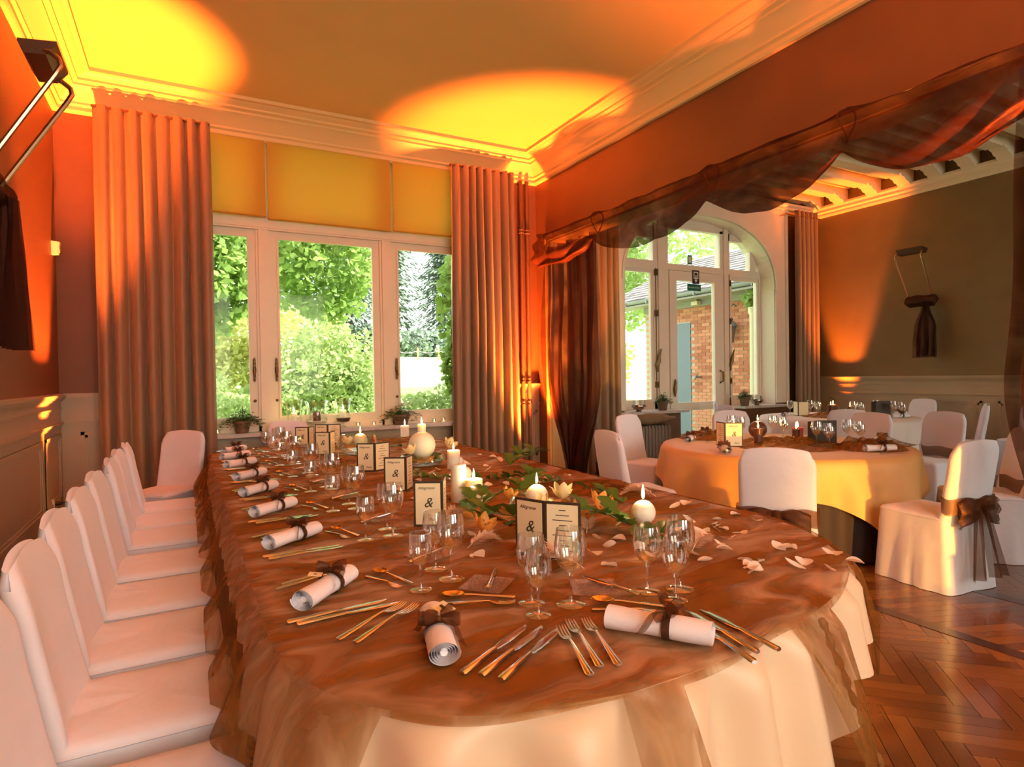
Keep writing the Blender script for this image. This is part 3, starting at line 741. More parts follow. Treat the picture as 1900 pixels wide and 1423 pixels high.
# ------------------------------------------------------------------ slip-covered chairs
def make_chair(sash=False):
    """local: faces +y, back at -y"""
    t = thing('covered_chair', 'x', 'chair')
    w, d, sh = 0.215, 0.225, 0.475
    fl_ = 0.036 if sash else 0.014             # how far the skirt flares at the floor

    def rr(hx, hy, r, n=5, cx=0, cy=0):
        pts = []
        for (sx, sy, a0) in ((1, 1, 0), (-1, 1, pi / 2), (-1, -1, pi), (1, -1, 3 * pi / 2)):
            for k in range(n + 1):
                a = a0 + k * pi / 2 / n
                pts.append((cx + sx * (hx - r) + r * cos(a), cy + sy * (hy - r) + r * sin(a)))
        # subdivide the straight runs
        out = []
        for i, p in enumerate(pts):
            q = pts[(i + 1) % len(pts)]; out.append(p)
            L = sqrt((p[0] - q[0]) ** 2 + (p[1] - q[1]) ** 2)
            m = int(L / 0.035)
            for k in range(1, m): out.append((p[0] + (q[0] - p[0]) * k / m, p[1] + (q[1] - p[1]) * k / m))
        return out
    rings = []
    base = rr(w, d, 0.035)
    for (z, e) in ((0.004, fl_), (0.12, fl_ * 0.78), (0.25, fl_ * 0.5), (0.38, fl_ * 0.25), (0.435, 0.002), (0.462, -0.001), (0.475, -0.014), (0.482, -0.05), (0.486, -0.12), (0.486, -0.2)):
        ring = []
        for i, (x, y) in enumerate(base):
            L = sqrt(x * x + y * y); ph = atan2(y, x)
            k = 1 + e / max(abs(x) / w, abs(y) / d) / L if e < 0 else 1 + e / L
            wv = (0.010 * sin(ph * 9 + 2 * sin(ph * 2)) if z < 0.4 else 0) * (0.4 - z) / 0.4
            k += wv / L
            ring.append((x * k, y * k, z + (0.004 * nz(x * 9, y * 9) if z > 0.45 else 0)))
        rings.append(ring)
    obj('seat_cover', MB().loft(rings), M['cover'], t, sharp=60)
    # backrest cover
    rings = []; tilt = 0.17
    for k in range(18):
        v = k / 17; z = 0.40 + 0.53 * v
        th = 0.036 * (1 - 0.25 * v)
        hw = w * (1.0 - 0.015 * v) * (1 - 0.012 * sin(pi * v))
        if k >= 15: hw -= (0.004, 0.014, 0.036)[k - 15]; th *= (0.97, 0.85, 0.5)[k - 15]
        ring = []
        for (x, y) in rr(hw, th, min(0.03, th * 0.95), 4):
            top = 0.028 * (1 - (x / w) ** 2) * sm(0.6, 1, v)
            sh_ = -0.022 * sm(0.72, 1.0, abs(x) / w) * sm(0.85, 1, v)
            bow_ = 0.022 * (1 - (x / w) ** 2)
            ring.append((x, -d + 0.035 - tilt * (z - 0.45) + y - bow_ + 0.006 * nz(x * 8, z * 7, 1), z + top + sh_))
        rings.append(ring)
    obj('backrest_cover', MB().loft(rings), M['cover'], t, sharp=60)
    # piping seam between seat and skirt
    obj('seam', MB().tube([(x * 1.004, y * 1.004, 0.455) for x, y in base] + [(base[0][0] * 1.004, base[0][1] * 1.004, 0.455)], 0.0035, 5, cap=False), M['cover'], t)
    if sash:
        yb = -d - 0.035

        def band(u, v):
            a = 2 * pi * u
            return ((w + 0.012) * cos(a) * (1 if abs(cos(a)) < 0.8 else 1), -d + 0.02 + (0.075 if sin(a) > 0 else 0.075) * sin(a) - 0.02, 0.50 + 0.10 * v + 0.008 * sin(a * 5 + v * 6))
        obj('sash_band', MB().grid(band, 40, 6, cu=True), M['bow'], t, sharp=0)
        bw = obj('sash_bow', MB().tube([(0, yb - 0.03, 0.52), (0, yb - 0.045, 0.555), (0, yb - 0.03, 0.59)], [0.02, 0.035, 0.02], 10), M['bow'], t)
        for s in (-1, 1):
            def loop(u, v):
                a = 2 * pi * u
                r = 0.02 + 0.14 * sin(pi * 0.5 * min(1, v * 1.2))
                return (s * (0.01 + 0.17 * v), yb - 0.03 - 0.05 * sin(pi * v) * cos(a) - 0.01 * sin(5 * a), 0.555 - 0.06 * v + (0.02 + 0.085 * v ** 0.7) * sin(a) * (1 - 0.25 * v * v) + 0.012 * sin(3 * a + v * 5))
            obj('bow_loop', MB().grid(loop, 20, 10, cu=True), M['bow'], bw, sharp=0)

            def tail(u, v):
                return (s * (0.03 + 0.06 * v) + (u - 0.5) * (0.05 + 0.10 * v), yb - 0.04 - 0.05 * v + 0.02 * sin(u * 9 + s), 0.53 - 0.42 * v)
            obj('bow_tail', MB().grid(tail, 10, 12), M['bow'], bw, sharp=0)
    return t


chair0 = make_chair(False); chair1 = make_chair(True)
# the row along the panelled wall, facing the oval table
row_y = [1.00, 1.53, 2.07, 2.57, 3.07, 3.58, 4.20, 4.70, 5.19]
row_n = ['tenth', 'ninth', 'eighth', 'seventh', 'sixth', 'fifth', 'fourth', 'third', 'second']
for k, y in enumerate(row_y):
    lab = 'white covered chair along the panelled wall, %s counting from the taupe curtain' % row_n[k]
    x = -0.115 + random.uniform(-0.012, 0.012)
    o = chair0 if k == 0 else dup(chair0, (0, 0, 0))
    o.location = (x, y, 0); o.rotation_euler = (0, 0, -pi / 2 + random.uniform(-0.03, 0.03)); o['label'] = lab; o['group'] = 'chairs along the panelled wall'
o = dup(chair0, (-0.19, 5.92, 0), radians(141), 'white covered chair at the table corner in front of the taupe curtain, facing the room', 'chairs around the oval table')
o = dup(chair0, (0.95, 6.62, 0), radians(180), 'white covered chair at the window end, half hidden behind the wine glasses', 'chairs around the oval table')
o.location.y = 6.50


def face(x, y, tx, ty): return atan2(ty - y, tx - x) - pi / 2


T1c = (4.62, 3.56); T2c = (8.05, 5.30)


def rchair(p, target, lab, grp, src=chair1, turn=0.0, first=[True]):
    bx_, by_ = p                               # where the top of the back is
    if target in (T1c, T2c):                   # keep the seat clear of the hanging cloth
        dd = sqrt((bx_ - target[0]) ** 2 + (by_ - target[1]) ** 2)
        if dd < 1.66: bx_ = target[0] + (bx_ - target[0]) * 1.66 / dd; by_ = target[1] + (by_ - target[1]) * 1.66 / dd
    a = face(bx_, by_, *target) + turn
    o = src
    if src is chair1 and first[0]: first[0] = False
    else: o = dup(src, (0, 0, 0))
    # the back stands 0.27 behind the chair's middle
    o.location = (bx_ - sin(a) * 0.27, by_ + cos(a) * 0.27, 0); o.rotation_euler = (0, 0, a); o['label'] = lab; o['group'] = grp
    return o


g1 = 'chairs around the gold round table'; g2 = 'chairs around the white round table'
rchair((3.02, 2.36), T1c, 'white covered chair with brown organza bow, its back turned to the oval table', g1)
rchair((4.32, 1.95), T1c, 'gold-lit covered chair with a long brown sash, standing where the dark underskirt shows', g1, turn=0.05)
rchair((5.38, 2.20), T1c, 'white covered chair just beyond the gold-lit chair with the long sash', g1, turn=0.25)
rchair((6.90, 3.36), T1c, 'tall white covered chair with brown bow between the two round tables', g1)
rchair((2.93, 3.84), T1c, 'white covered chair beside the oval table, facing the gold round table', g1, chair0)
rchair((4.25, 5.05), T1c, 'white covered chair in front of radiator under the garden door sill', g1, chair0)
rchair((5.46, 4.82), T1c, 'pink-lit covered chair behind dark menu card at the gold round table', g1, chair0)
rchair((6.05, 3.72), T1c, 'peach-lit covered chair behind the rolled napkin with sheer cloth', g1, chair0)
rchair((6.62, 4.22), T2c, 'white covered chair with its back to the gold round table', g2, chair0)
rchair((8.75, 3.95), T2c, 'white covered chair beside the white round table, closest to the room middle', g2, chair0)
rchair((9.42, 5.05), T2c, 'white covered chair between the white round table and the long wall', g2, chair0)
rchair((7.36, 6.58), T2c, 'white covered chair under the potted plant by the garden door', g2, chair0, turn=0.3)
rchair((6.48, 5.85), T2c, 'white covered chair beside the garden door, seen edge on', g2, chair0)
rchair((9.72, 3.62), (8.2, 3.9), 'white covered chair standing alone against the long panelled wall', 'spare chairs', chair0)

# ------------------------------------------------------------------ the oval banquet table
TX0, TX1, TYF = 0.17, 2.30, 6.22
tcx = (TX0 + TX1) / 2; thw = (TX1 - TX0) / 2


def outline(n=520):
    pts = []
    for k in range(241):                       # near end, from the chair side across
        u = -cos(pi * k / 240)
        s_ = max(0.0, 1 - abs(u) ** 2.5) ** (1 / 2.5)
        pts.append((tcx + thw * u, 1.85 - 0.86 * s_ + 0.17 * u))
    for k in range(241):                       # window end
        u = cos(pi * k / 240)
        s_ = max(0.0, 1 - abs(u) ** 4) ** (1 / 4)
        pts.append((tcx + thw * u, TYF - 0.55 + 0.55 * s_))
    # resample by length
    L = [0]
    m = len(pts)
    for i in range(m):
        a, b_ = pts[i], pts[(i + 1) % m]; L.append(L[-1] + sqrt((a[0] - b_[0]) ** 2 + (a[1] - b_[1]) ** 2))
    out = []; i = 0
    for k in range(n):
        s = L[-1] * k / n
        while L[i + 1] < s: i += 1
        f = (s - L[i]) / max(1e-9, L[i + 1] - L[i]); a, b_ = pts[i], pts[(i + 1) % m]
        out.append((a[0] + (b_[0] - a[0]) * f, a[1] + (b_[1] - a[1]) * f, s))
    return out, L[-1]


OUT, PER = outline(900)
NO = len(OUT)
NRM = []
for i in range(NO):
    a, b_ = OUT[i - 2], OUT[(i + 2) % NO]; tx, ty = b_[0] - a[0], b_[1] - a[1]; l = sqrt(tx * tx + ty * ty)
    NRM.append((ty / l, -tx / l))


def spine(x, y): return (tcx + (x - tcx) * 0.02, min(5.6, max(2.0, y)))


def near_end(x, y): return y < 1.8


def seat_side(x, y): return (x < 0.3 and y > 1.8) or (y > 5.9 and 0.55 < x < 1.35)


def cloth_off(x, y, s, dz, off, folds, amp, flare, seed, r0=0.02):
    z = 0.75 - dz
    o = off + r0 * (1 - exp(-dz / 0.02)) - r0
    fo = sin(2 * pi * folds * s / PER + 1.8 * sin(2 * pi * s / PER * 5 + seed) + 1.2 * nz(s * 1.3, seed))
    fo = fo * (0.7 + 0.6 * nz(s * 0.9, seed + 5))
    o += (amp * fo * (sm(0, 0.07, dz) if near_end(x, y) else sm(0, 0.20, dz)) + flare * dz) * (0.4 if seat_side(x, y) else 1)
    return o + 0.012 * nz(s * 4, z * 4, seed) * sm(0, 0.1, dz)


def fallcloth(hem, z0, off, folds, amp, flare, top=True, rows=14, seed=0, r0=0.02):
    bmx = MB(); rings = []
    if top:
        for q in (0.0, 0.35, 0.7, 0.95 if off > -0.05 else 0.8):
            rings.append([(spine(x, y)[0] + (x - spine(x, y)[0]) * q, spine(x, y)[1] + (y - spine(x, y)[1]) * q, z0) for x, y, s in OUT])
    for j in range(rows + 1):
        v = j / rows; ring = []
        for i, (x, y, s) in enumerate(OUT):
            h = hem(x, y, s); z = z0 - (z0 - h) * v
            dz = z0 - z
            o = cloth_off(x, y, s, dz, off, folds, amp, flare, seed, r0)
            X_ = x + NRM[i][0] * o
            if y < 1.85 and z < 0.51: X_ = max(X_, 0.15)          # hangs down in front of the seat
            ring.append((X_, y + NRM[i][1] * o, z))
        rings.append(ring)
    return bmx.loft(rings, cap=False)


def hem_peach(x, y, s):
    if y < (1.80 if x < tcx else 2.2):
        u = (x - tcx) / thw
        return 0.10 + 0.40 * sm(-0.25, 0.45, u) * (1 - 0.25 * sm(0.75, 1.0, u)) + 0.012 * sin(s * 9)
    return 0.505 + 0.008 * sin(s * 2.1) if (x < 0.4 or y > 5.7) else 0.22 + 0.08 * sin(s * 2.1)


t = thing('banquet_table', 'long oval banquet table under layered cloths, set for dinner', 'table', (tcx, 3.6, 0))
TB = Matrix.Translation((-tcx, -3.6, 0))
obj('tabletop', fallcloth(lambda x, y, s: 0.70, 0.742, -0.16, 1, 0, 0, rows=2), M['pot'], t, (-tcx, -3.6, 0))
for (lx, ly) in ((0.6, 1.9), (1.9, 1.9), (0.6, 3.6), (1.9, 3.6), (0.6, 5.6), (1.9, 5.6)):
    obj('leg', MB().tube([(lx - tcx, ly - 3.6, 0), (lx - tcx, ly - 3.6, 0.71)], 0.03, 8), M['black'], t)
tag(obj('underskirt', fallcloth(lambda x, y, s: 0.015, 0.744, -0.085, 46, 0.012, 0.0, top=False, seed=3), M['under'], None, sharp=0), 'dark olive underskirt showing below the peach tablecloth hem', 'tablecloth')
tag(obj('tablecloth', fallcloth(hem_peach, 0.75, 0.0, 62, 0.048, 0.16, seed=1), M['peach'], None, sharp=0), 'peach satin cloth falling in folds over the long oval table', 'tablecloth')


# organza laid on top
def xl_xr(y):
    xs_ = [OUT[i][0] + (OUT[(i + 1) % NO][0] - OUT[i][0]) * (y - OUT[i][1]) / (OUT[(i + 1) % NO][1] - OUT[i][1]) for i in range(NO)
           if (OUT[i][1] - y) * (OUT[(i + 1) % NO][1] - y) <= 0 and OUT[i][1] != OUT[(i + 1) % NO][1]]
    return min(xs_), max(xs_)


ymin = min(p[1] for p in OUT); ymax = max(p[1] for p in OUT)


def wrinkle(x, y):
    a = nz(x * 2.2 + 1.5 * nz(x, y * 0.8), y * 5.5 + 1.2 * nz(y * 1.5, x, 3), 1.3)
    b_ = nz(x * 5 - y * 3, y * 4 + x * 3, 4.4)
    r = 1 - abs(a) * 2.2
    c_ = 1 - abs(nz(x * 1.1 + 0.6 * y, y * 2.3 - 0.5 * x, 8.1)) * 3.0
    mid = sm(0.5, 0.75, x) * (0.5 + 0.5 * sm(1.2, 1.6, y))
    return 0.0025 + 0.010 * max(0, r) ** 2 + 0.004 * b_ + 0.004 * max(0, 1 - abs(b_) * 4) + 0.014 * mid * max(0, c_) ** 2


PRESS = {}


def press(x, y, r):
    """something stands here: the sheer cloth is flat underneath"""
    for a in range(int((x - r - 0.05) * 10) - 1, int((x + r + 0.05) * 10) + 2):
        for b2 in range(int((y - r - 0.05) * 10) - 1, int((y + r + 0.05) * 10) + 2): PRESS.setdefault((a, b2), []).append((x, y, r))


def surf(x, y):
    k_ = 1.0
    for (a, b2, r) in PRESS.get((int(x * 10), int(y * 10)), ()):
        k_ = min(k_, sm(r, r + 0.05, sqrt((x - a) ** 2 + (y - b2) ** 2)))
    return 0.0022 + (wrinkle(x, y) - 0.0022) * k_


def pressed(x, y, e=0.0):
    return any((x - a) ** 2 + (y - b2) ** 2 < (r + e) ** 2 for (a, b2, r) in PRESS.get((int(x * 10), int(y * 10)), ()))


og = thing('organza_overlay', 'crinkled copper sheer cloth spread over the long oval table', 'overlay', (0, 0, 0))


def near_s(x, y): return 0


# distance along the perimeter: 0 = chair side where the rounded end begins; find anchors
def s_at(px, py): return min(OUT, key=lambda p: (p[0] - px) ** 2 + (p[1] - py) ** 2)[2]


sA = s_at(0.30, 1.25); sB = s_at(0.75, 0.98); sC = s_at(1.00, 0.96); sD = s_at(1.36, 1.02); sE = s_at(1.95, 1.28); sF = s_at(2.3, 2.0)


def hang(s):
    h = 0.010 + 0.006 * sin(s * 11)
    if s > s_at(2.3, 5.7): return 0.225 + 0.015 * sin(s * 4)
    if s > PER / 2 and s > s_at(0.17, 6.0): return 0.232 + 0.018 * sin(s * 3.1) + 0.006 * sin(s * 9)
    h = max(h, 0.62 * (1 - sm(sA - 0.05, sA + 0.10, s)))
    h = max(h, 0.62 * sm(sB + 0.02, sB + 0.05, s) * (1 - sm(sB + 0.14, sB + 0.17, s)))
    h = max(h, 0.58 * sm(sD - 0.02, sD + 0.05, s) * (1 - sm(sD + 0.16, sD + 0.20, s)))
    h = max(h, (0.48 + 0.1 * sin(s * 5)) * sm(sE - 0.05, sE + 0.15, s))
    return h


rings = []
for j in range(13):
    v = j / 12; ring = []
    for i, (x, y, s) in enumerate(OUT):
        h = min(0.72, hang(s)); dz = h * v
        fo = sin(2 * pi * 34 * s / PER + 2.2 * sin(s * 1.7) + 2 * nz(s * 1.1, 3)) * (0.6 + 0.8 * abs(nz(s * 0.8, 9)))
        o = (0.022 if h > 0.05 else 0.007) * (1 - exp(-dz / 0.008)) + 0.052 * sm(0, 0.25, dz) * (1 + fo) * 0.9 + 0.13 * dz + (0.035 * (0.6 + nz(s * 1.7, 2)) * sm(0, 0.06, dz) if h > 0.2 else 0)
        sl = 0.10 * dz * nz(s * 2, 7)
        if y > 5.5: o = min(o, 0.03)
        elif seat_side(x, y): o = min(o, 0.13)
        o = max(o, cloth_off(x, y, s, dz, 0.0, 62, 0.048, 0.16, 1) + 0.010 * min(1, dz / 0.02))     # lies over the peach cloth
        X_, Y_ = x + NRM[i][0] * o - NRM[i][1] * sl, y + NRM[i][1] * o + NRM[i][0] * sl
        if y < 1.85 and X_ < 0.15 and 0.7523 - dz < 0.51: X_ = 0.15 + 0.006 * sin(s * 40)             # pressed against the seat front
        ring.append((X_, Y_, 0.7523 - dz))
    rings.append(ring)
obj('sheer_fall', MB().loft(rings, cap=False), M['organza_hang'], og, sharp=0)
# ruched hem strip on the near end
i0 = min(range(NO), key=lambda i: abs(OUT[i][2] - sD - 0.08))
pts = [(OUT[i0][0] + NRM[i0][0] * (0.03 + 0.22 * q + 0.012 * sin(40 * q)) + 0.05 * q, OUT[i0][1] + NRM[i0][1] * (0.03 + 0.22 * q) + 0.0, 0.752 - 0.6 * q) for q in [k / 40 for k in range(41)]]
obj('ruched_hem', MB().tube(pts, [0.009 + 0.004 * sin(k * 2.1) for k in range(41)], 6), M['organza_hang'], og)

# ------------------------------------------------------------------ tableware prototypes (meshes shared by all copies)
TZ = 0.7585


def tz(x, y, z):
    return 0.7526 + surf(x, y) if z == TZ else z


def glass_meshes(k):
    h = lambda p: [(r * k, z * k) for r, z in p]
    bowl = MB().lathe(h([(0.0, 0.078), (0.010, 0.079), (0.022, 0.087), (0.032, 0.102), (0.0375, 0.122), (0.038, 0.138), (0.0355, 0.158), (0.0325, 0.178), (0.0316, 0.178), (0.0345, 0.158), (0.0368, 0.138), (0.0363, 0.122), (0.031, 0.104), (0.021, 0.090), (0.0, 0.083)]), 24).mesh('bowl', M['glass'])
    stem = MB().lathe(h([(0.009, 0.006), (0.005, 0.012), (0.0042, 0.03), (0.0042, 0.06), (0.006, 0.072), (0.010, 0.0785)]), 10).mesh('stem', M['glass'])
    foot = MB().lathe(h([(0.0, 0.0), (0.033, 0.0), (0.0345, 0.0012), (0.033, 0.0024), (0.009, 0.0062), (0.0, 0.0065)]), 24).mesh('foot', M['glass'])
    return bowl, stem, foot


GL = {'l': glass_meshes(1.20), 'm': glass_meshes(1.10), 's': glass_meshes(0.98)}
GN = {'l': 'large', 'm': 'medium', 's': 'small'}


def wine_glass(x, y, size, label, group, z=TZ):
    if z == TZ: press(x, y, 0.05)
    t = thing('wine_glass', label, 'wine glass', (x, y, tz(x, y, z)), random.uniform(0, 6), group)
    for nme, me in zip(('bowl', 'stem', 'foot'), GL[size]): put(nme, me, t)
    return t


def loftx(bm, secs, n=8):
    """sections (x, y, z, half width, half thickness)"""
    bm.loft([[(x, y + hw * cos(2 * pi * k / n), z + ht * sin(2 * pi * k / n)) for k in range(n)] for x, y, z, hw, ht in secs]); return bm


KNIFE = loftx(MB(), [(-0.112, 0, 0.004, 0.006, 0.0035), (-0.108, 0, 0.004, 0.0085, 0.0045), (-0.06, 0, 0.0045, 0.0075, 0.004), (-0.01, 0, 0.005, 0.006, 0.0032)]).mesh('handle', M['steel'])
BLADE = loftx(MB(), [(-0.012, 0, 0.005, 0.006, 0.003), (0.0, 0, 0.004, 0.008, 0.0012), (0.04, 0.001, 0.003, 0.0095, 0.0009), (0.09, 0.001, 0.002, 0.0085, 0.0008), (0.108, 0.004, 0.002, 0.004, 0.0006), (0.113, 0.006, 0.002, 0.001, 0.0004)], 6).mesh('blade', M['steel'])
FHAND = loftx(MB(), [(-0.10, 0, 0.003, 0.006, 0.002), (-0.094, 0, 0.003, 0.0085, 0.0024), (-0.04, 0, 0.006, 0.006, 0.0024), (0.02, 0, 0.010, 0.003, 0.002), (0.035, 0, 0.010, 0.0035, 0.002)]).mesh('handle', M['steel'])
fb = loftx(MB(), [(0.033, 0, 0.010, 0.003, 0.0014), (0.045, 0, 0.007, 0.010, 0.0012), (0.058, 0, 0.005, 0.0125, 0.001)], 8)
for q in range(4):
    yq = -0.0096 + q * 0.0064
    loftx(fb, [(0.054, yq, 0.005, 0.0024, 0.001), (0.075, yq, 0.004, 0.002, 0.0009), (0.095, yq * 0.95, 0.006, 0.0015, 0.0008), (0.106, yq * 0.92, 0.009, 0.0006, 0.0005)], 6)
FHEAD = fb.mesh('tines', M['steel'])


def spoonbowl(u, v):
    a = 2 * pi * u; r = v
    return (0.066 + 0.031 * r * cos(a), 0.020 * r * sin(a) * (1 - 0.12 * cos(a)), 0.003 + 0.010 * r * r)


SBOWL = MB().grid(spoonbowl, 20, 6, cu=True).mesh('bowl', M['copper'], 0)


def cutlery(kind, x, y, ang, label, group, z=TZ, k=1.0):
    if z == TZ:
        for q_ in range(-3, 4): press(x + cos(ang) * 0.04 * k * q_, y + sin(ang) * 0.04 * k * q_, 0.025)
    t = thing(kind, label, 'spoon' if 'spoon' in kind else 'fork' if 'fork' in kind else 'knife', (x, y, tz(x, y, z)), ang, group); t.scale = (k, k, k)
    if 'knife' in kind: put('handle', KNIFE, t); put('blade', BLADE, t)
    elif 'fork' in kind: put('handle', FHAND, t); put('tines', FHEAD, t)
    else: put('handle', FHAND, t); put('bowl', SBOWL, t)
    return t


# rolled napkin: a spiral of linen
def roll(u, v):
    a = u * 5 * 2 * pi; r = 0.006 + 0.022 * u
    x = -0.105 + 0.21 * v
    x += 0.006 * (1 - u) * (1 if v < 0.5 else -1)
    return (x, r * cos(a) * 1.12, 0.026 + r * sin(a) * 0.86 + 0.0012 * sin(v * 9 + a))


ROLL = MB().grid(roll, 130, 14).mesh('napkin_roll', M['napkin'], 0)
ROLLS = MB().tube([(-0.097, 0, 0.026), (0.097, 0, 0.026)], 0.0075, 12).mesh('napkin_core', M['napkin'])
RIB = MB().grid(lambda u, v: (0.02 + 0.016 * (v - 0.5) * 2 * 0.5, 0.0335 * cos(2 * pi * u), 0.0265 + 0.0265 * sin(2 * pi * u)), 24, 3, cu=True).mesh('ribbon', M['ribbon'], 0)
bw = MB()
for s in (-1, 1):
    for (sc, dz, tw) in ((1.0, 0.0, 0.3), (0.8, 0.012, -0.5)):
        def lp(u, v):
            a = 2 * pi * u
            X_ = s * (0.004 + 0.048 * v * sc); Y_ = 0.012 * cos(a) * (0.3 + v) ; Z_ = 0.058 + dz + (0.004 + 0.017 * v ** 0.7) * sin(a) * (1 - 0.3 * v * v)
            return (0.02 + X_ * sin(tw) * 0.9 + Y_, X_ * cos(tw), Z_ + 0.004 * sin(3 * a + v * 4))
        bw.grid(lp, 14, 7, cu=True)
    bw.grid(lambda u, v: (0.02 + s * (0.01 + 0.05 * v) + (u - 0.5) * 0.018, s * (0.02 + 0.035 * v) + (u - 0.5) * 0.012, 0.056 - 0.035 * v + 0.012 * sin(v * 5)), 4, 10)
bw.tube([(0.02, -0.006, 0.058), (0.02, 0.006, 0.058)], 0.008, 8)
BOW = bw.mesh('organza_bow', M['bow'], 0)
TAG = MB().add([(-0.022, -0.016, 0.0), (0.022, -0.016, 0.006), (0.022, 0.016, 0.006), (-0.022, 0.016, 0.0), (-0.022, -0.016, 0.0008), (0.022, -0.016, 0.0068), (0.022, 0.016, 0.0068), (-0.022, 0.016, 0.0008)],
               [(3, 2, 1, 0), (4, 5, 6, 7), (0, 1, 5, 4), (1, 2, 6, 5), (2, 3, 7, 6), (3, 0, 4, 7)]).mesh('name_tag', M['page'], None)
TAGI = MB().box((-0.010, -0.003, 0.0042), (0.010, 0.003, 0.0046)).mesh('ink_line', M['ink'], 0)


def napkin(x, y, ang, label, group, z=TZ, tag_=False, k=1.0):
    if z == TZ:
        for q_ in range(-3, 4): press(x + cos(ang) * 0.036 * k * q_, y + sin(ang) * 0.036 * k * q_, 0.05)
    t = thing('rolled_napkin', label, 'napkin', (x, y, tz(x, y, z)), ang, group); t.scale = (k, k, k)
    put('linen_roll', ROLL, t); put('inner_roll', ROLLS, t); put('ribbon', RIB, t); bo_ = put('organza_bow', BOW, t, (0.004, 0, 0.012)); bo_.scale = (0.8, 0.8, 0.8)
    if tag_:
        c = put('name_tag', TAG, t, (-0.028, 0.014, 0.058)); c.rotation_euler = (0.15, 0.25, 0.5)
        put('ink_line', TAGI, c)
    return t


PLATE = MB().loft([[(sx * a, sy * b_, z) for sx, sy in ((-1, -1), (1, -1), (1, 1), (-1, 1))] for a, b_, z in ((0.05, 0.05, 0.0), (0.066, 0.066, 0.009), (0.068, 0.068, 0.010), (0.064, 0.064, 0.010), (0.049, 0.049, 0.003))]).mesh('square_glass_plate', sheer('cast_glass', (0.62, 0.50, 0.44), 0.38, 0.22, (90, 90, 90), 0.12), 20)


def bread_plate(x, y, ang, label, group):
    press(x, y, 0.10)
    t = put('glass_plate', PLATE, None, (x, y, tz(x, y, TZ)), ang); tag(t, label, 'plate', group); return t


# ------------------------------------------------------------------ menu cards
def menu(x, y, aA, aB, label, z=TZ, w=0.125, h=0.195, back=False, group='menu cards', txt=True):
    if z == TZ:
        for q_ in range(5):
            for an_ in (aA, aB): press(x + cos(an_) * w * q_ / 4, y + sin(an_) * w * q_ / 4, 0.03)
    t = thing('menu_card', label, 'menu', (x, y, tz(x, y, z)), 0, group)
    for nm, ang, flip in (('front_panel', aA, 1), ('back_panel', aB, -1)):
        p = obj(nm, MB().box((0, -0.0022, 0), (w, 0.0022, h)), M['card'], t); p.rotation_euler = (0, 0, ang)
        e = 0.009
        for sd in ((-1, 1) if not back else (flip,)):
            yy = sd * 0.0026
            if back and nm == 'front_panel':
                obj('cover_label', MB().box((w * 0.3, min(yy, yy * 1.2), h * 0.28), (w * 0.78, max(yy, yy * 1.2), h * 0.62)), M['page'], p)
                rot = (pi / 2, 0, 0 if sd < 0 else pi)
                text('&', 0.045, M['ink'], p, (w * 0.54, yy * 1.4, h * 0.45), rot, 0.25)
                continue
            obj('page', MB().box((e, min(yy, yy * 1.2), e), (w - e, max(yy, yy * 1.2), h - e)), M['page'], p)
            if not txt: continue
            rot = (pi / 2, 0, 0 if sd < 0 else pi); o = -1 if sd < 0 else 1
            cx_ = w / 2
            if nm == 'front_panel':
                text('Allégresse', 0.0175, M['ink'], p, (cx_ + o * 0.008, yy * 1.4, h * 0.85), rot, 0.4)
                text('&', 0.06, M['ink'], p, (cx_, yy * 1.4, h * 0.52), rot, 0.3)
                text('Plaisir', 0.0175, M['ink'], p, (cx_ - o * 0.022, yy * 1.4, h * 0.15), rot, 0.4)
            else:
                lines = MB()
                for q in range(9):
                    wl = 0.012 + 0.012 * ((q * 7) % 3); zq = h * (0.86 - 0.085 * q)
                    lines.box((cx_ - wl, min(yy * 1.25, yy * 1.4), zq - 0.0014), (cx_ + wl, max(yy * 1.25, yy * 1.4), zq + 0.0014))
                obj('menu_text', lines, M['ink'], p)
    return t


# ------------------------------------------------------------------ candles
fp = [(0.0, 0.0), (0.0035, 0.004), (0.0055, 0.011), (0.0048, 0.020), (0.0028, 0.031), (0.0, 0.042)]
FLAME = MB().lathe(fp, 10).mesh('flame', M['flame'], 0)
WICK = MB().tube([(0, 0, -0.004), (0, 0, 0.008)], 0.0013, 6).mesh('wick', M['wick'])


def candle(kind, x, y, z, r, h, label, mt='wax', group='candles', power=0.8, lit=True):
    if z == TZ: press(x, y, r * (1.45 if kind == 'square' else 1) + 0.012)
    t = thing('candle', label, 'candle', (x, y, tz(x, y, z)), random.uniform(0, 3), group)
    if kind == 'ball':
        n = 12; prof_ = [(max(0.0, r * sin(pi * k / n)), r - r * cos(pi * k / n)) for k in range(n)] + [(r * 0.2, 2 * r * 0.985), (0.0, 2 * r * 0.975)]
        obj('wax_body', MB().lathe(prof_, 24), M[mt], t); top = 2 * r * 0.98
    elif kind == 'square':
        obj('wax_body', MB().loft([[(sx * q, sy * q, zz) for sx, sy in ((-1, -1), (1, -1), (1, 1), (-1, 1))] for q, zz in ((r, 0), (r, h - 0.004), (r - 0.004, h), (r * 0.7, h - 0.003))]), M[mt], t); top = h - 0.003
    else:
        obj('wax_body', MB().lathe([(0, 0), (r, 0), (r, h - 0.004), (r - 0.004, h), (r * 0.8, h - 0.003), (0, h - 0.008)], 24), M[mt], t); top = h - 0.006
    put('wick', WICK, t, (0, 0, top))
    if lit:
        f = put('flame', FLAME, t, (0, 0, top + 0.006)); k = 1.0 + 0.35 * random.random(); f.scale = (k, k, k * 1.15)
        if power: light('candle_light', 'POINT', (x, y, z + top + 0.03), power * 2.8, (1.0, 0.66, 0.28), shadow_soft_size=0.012)
    return t


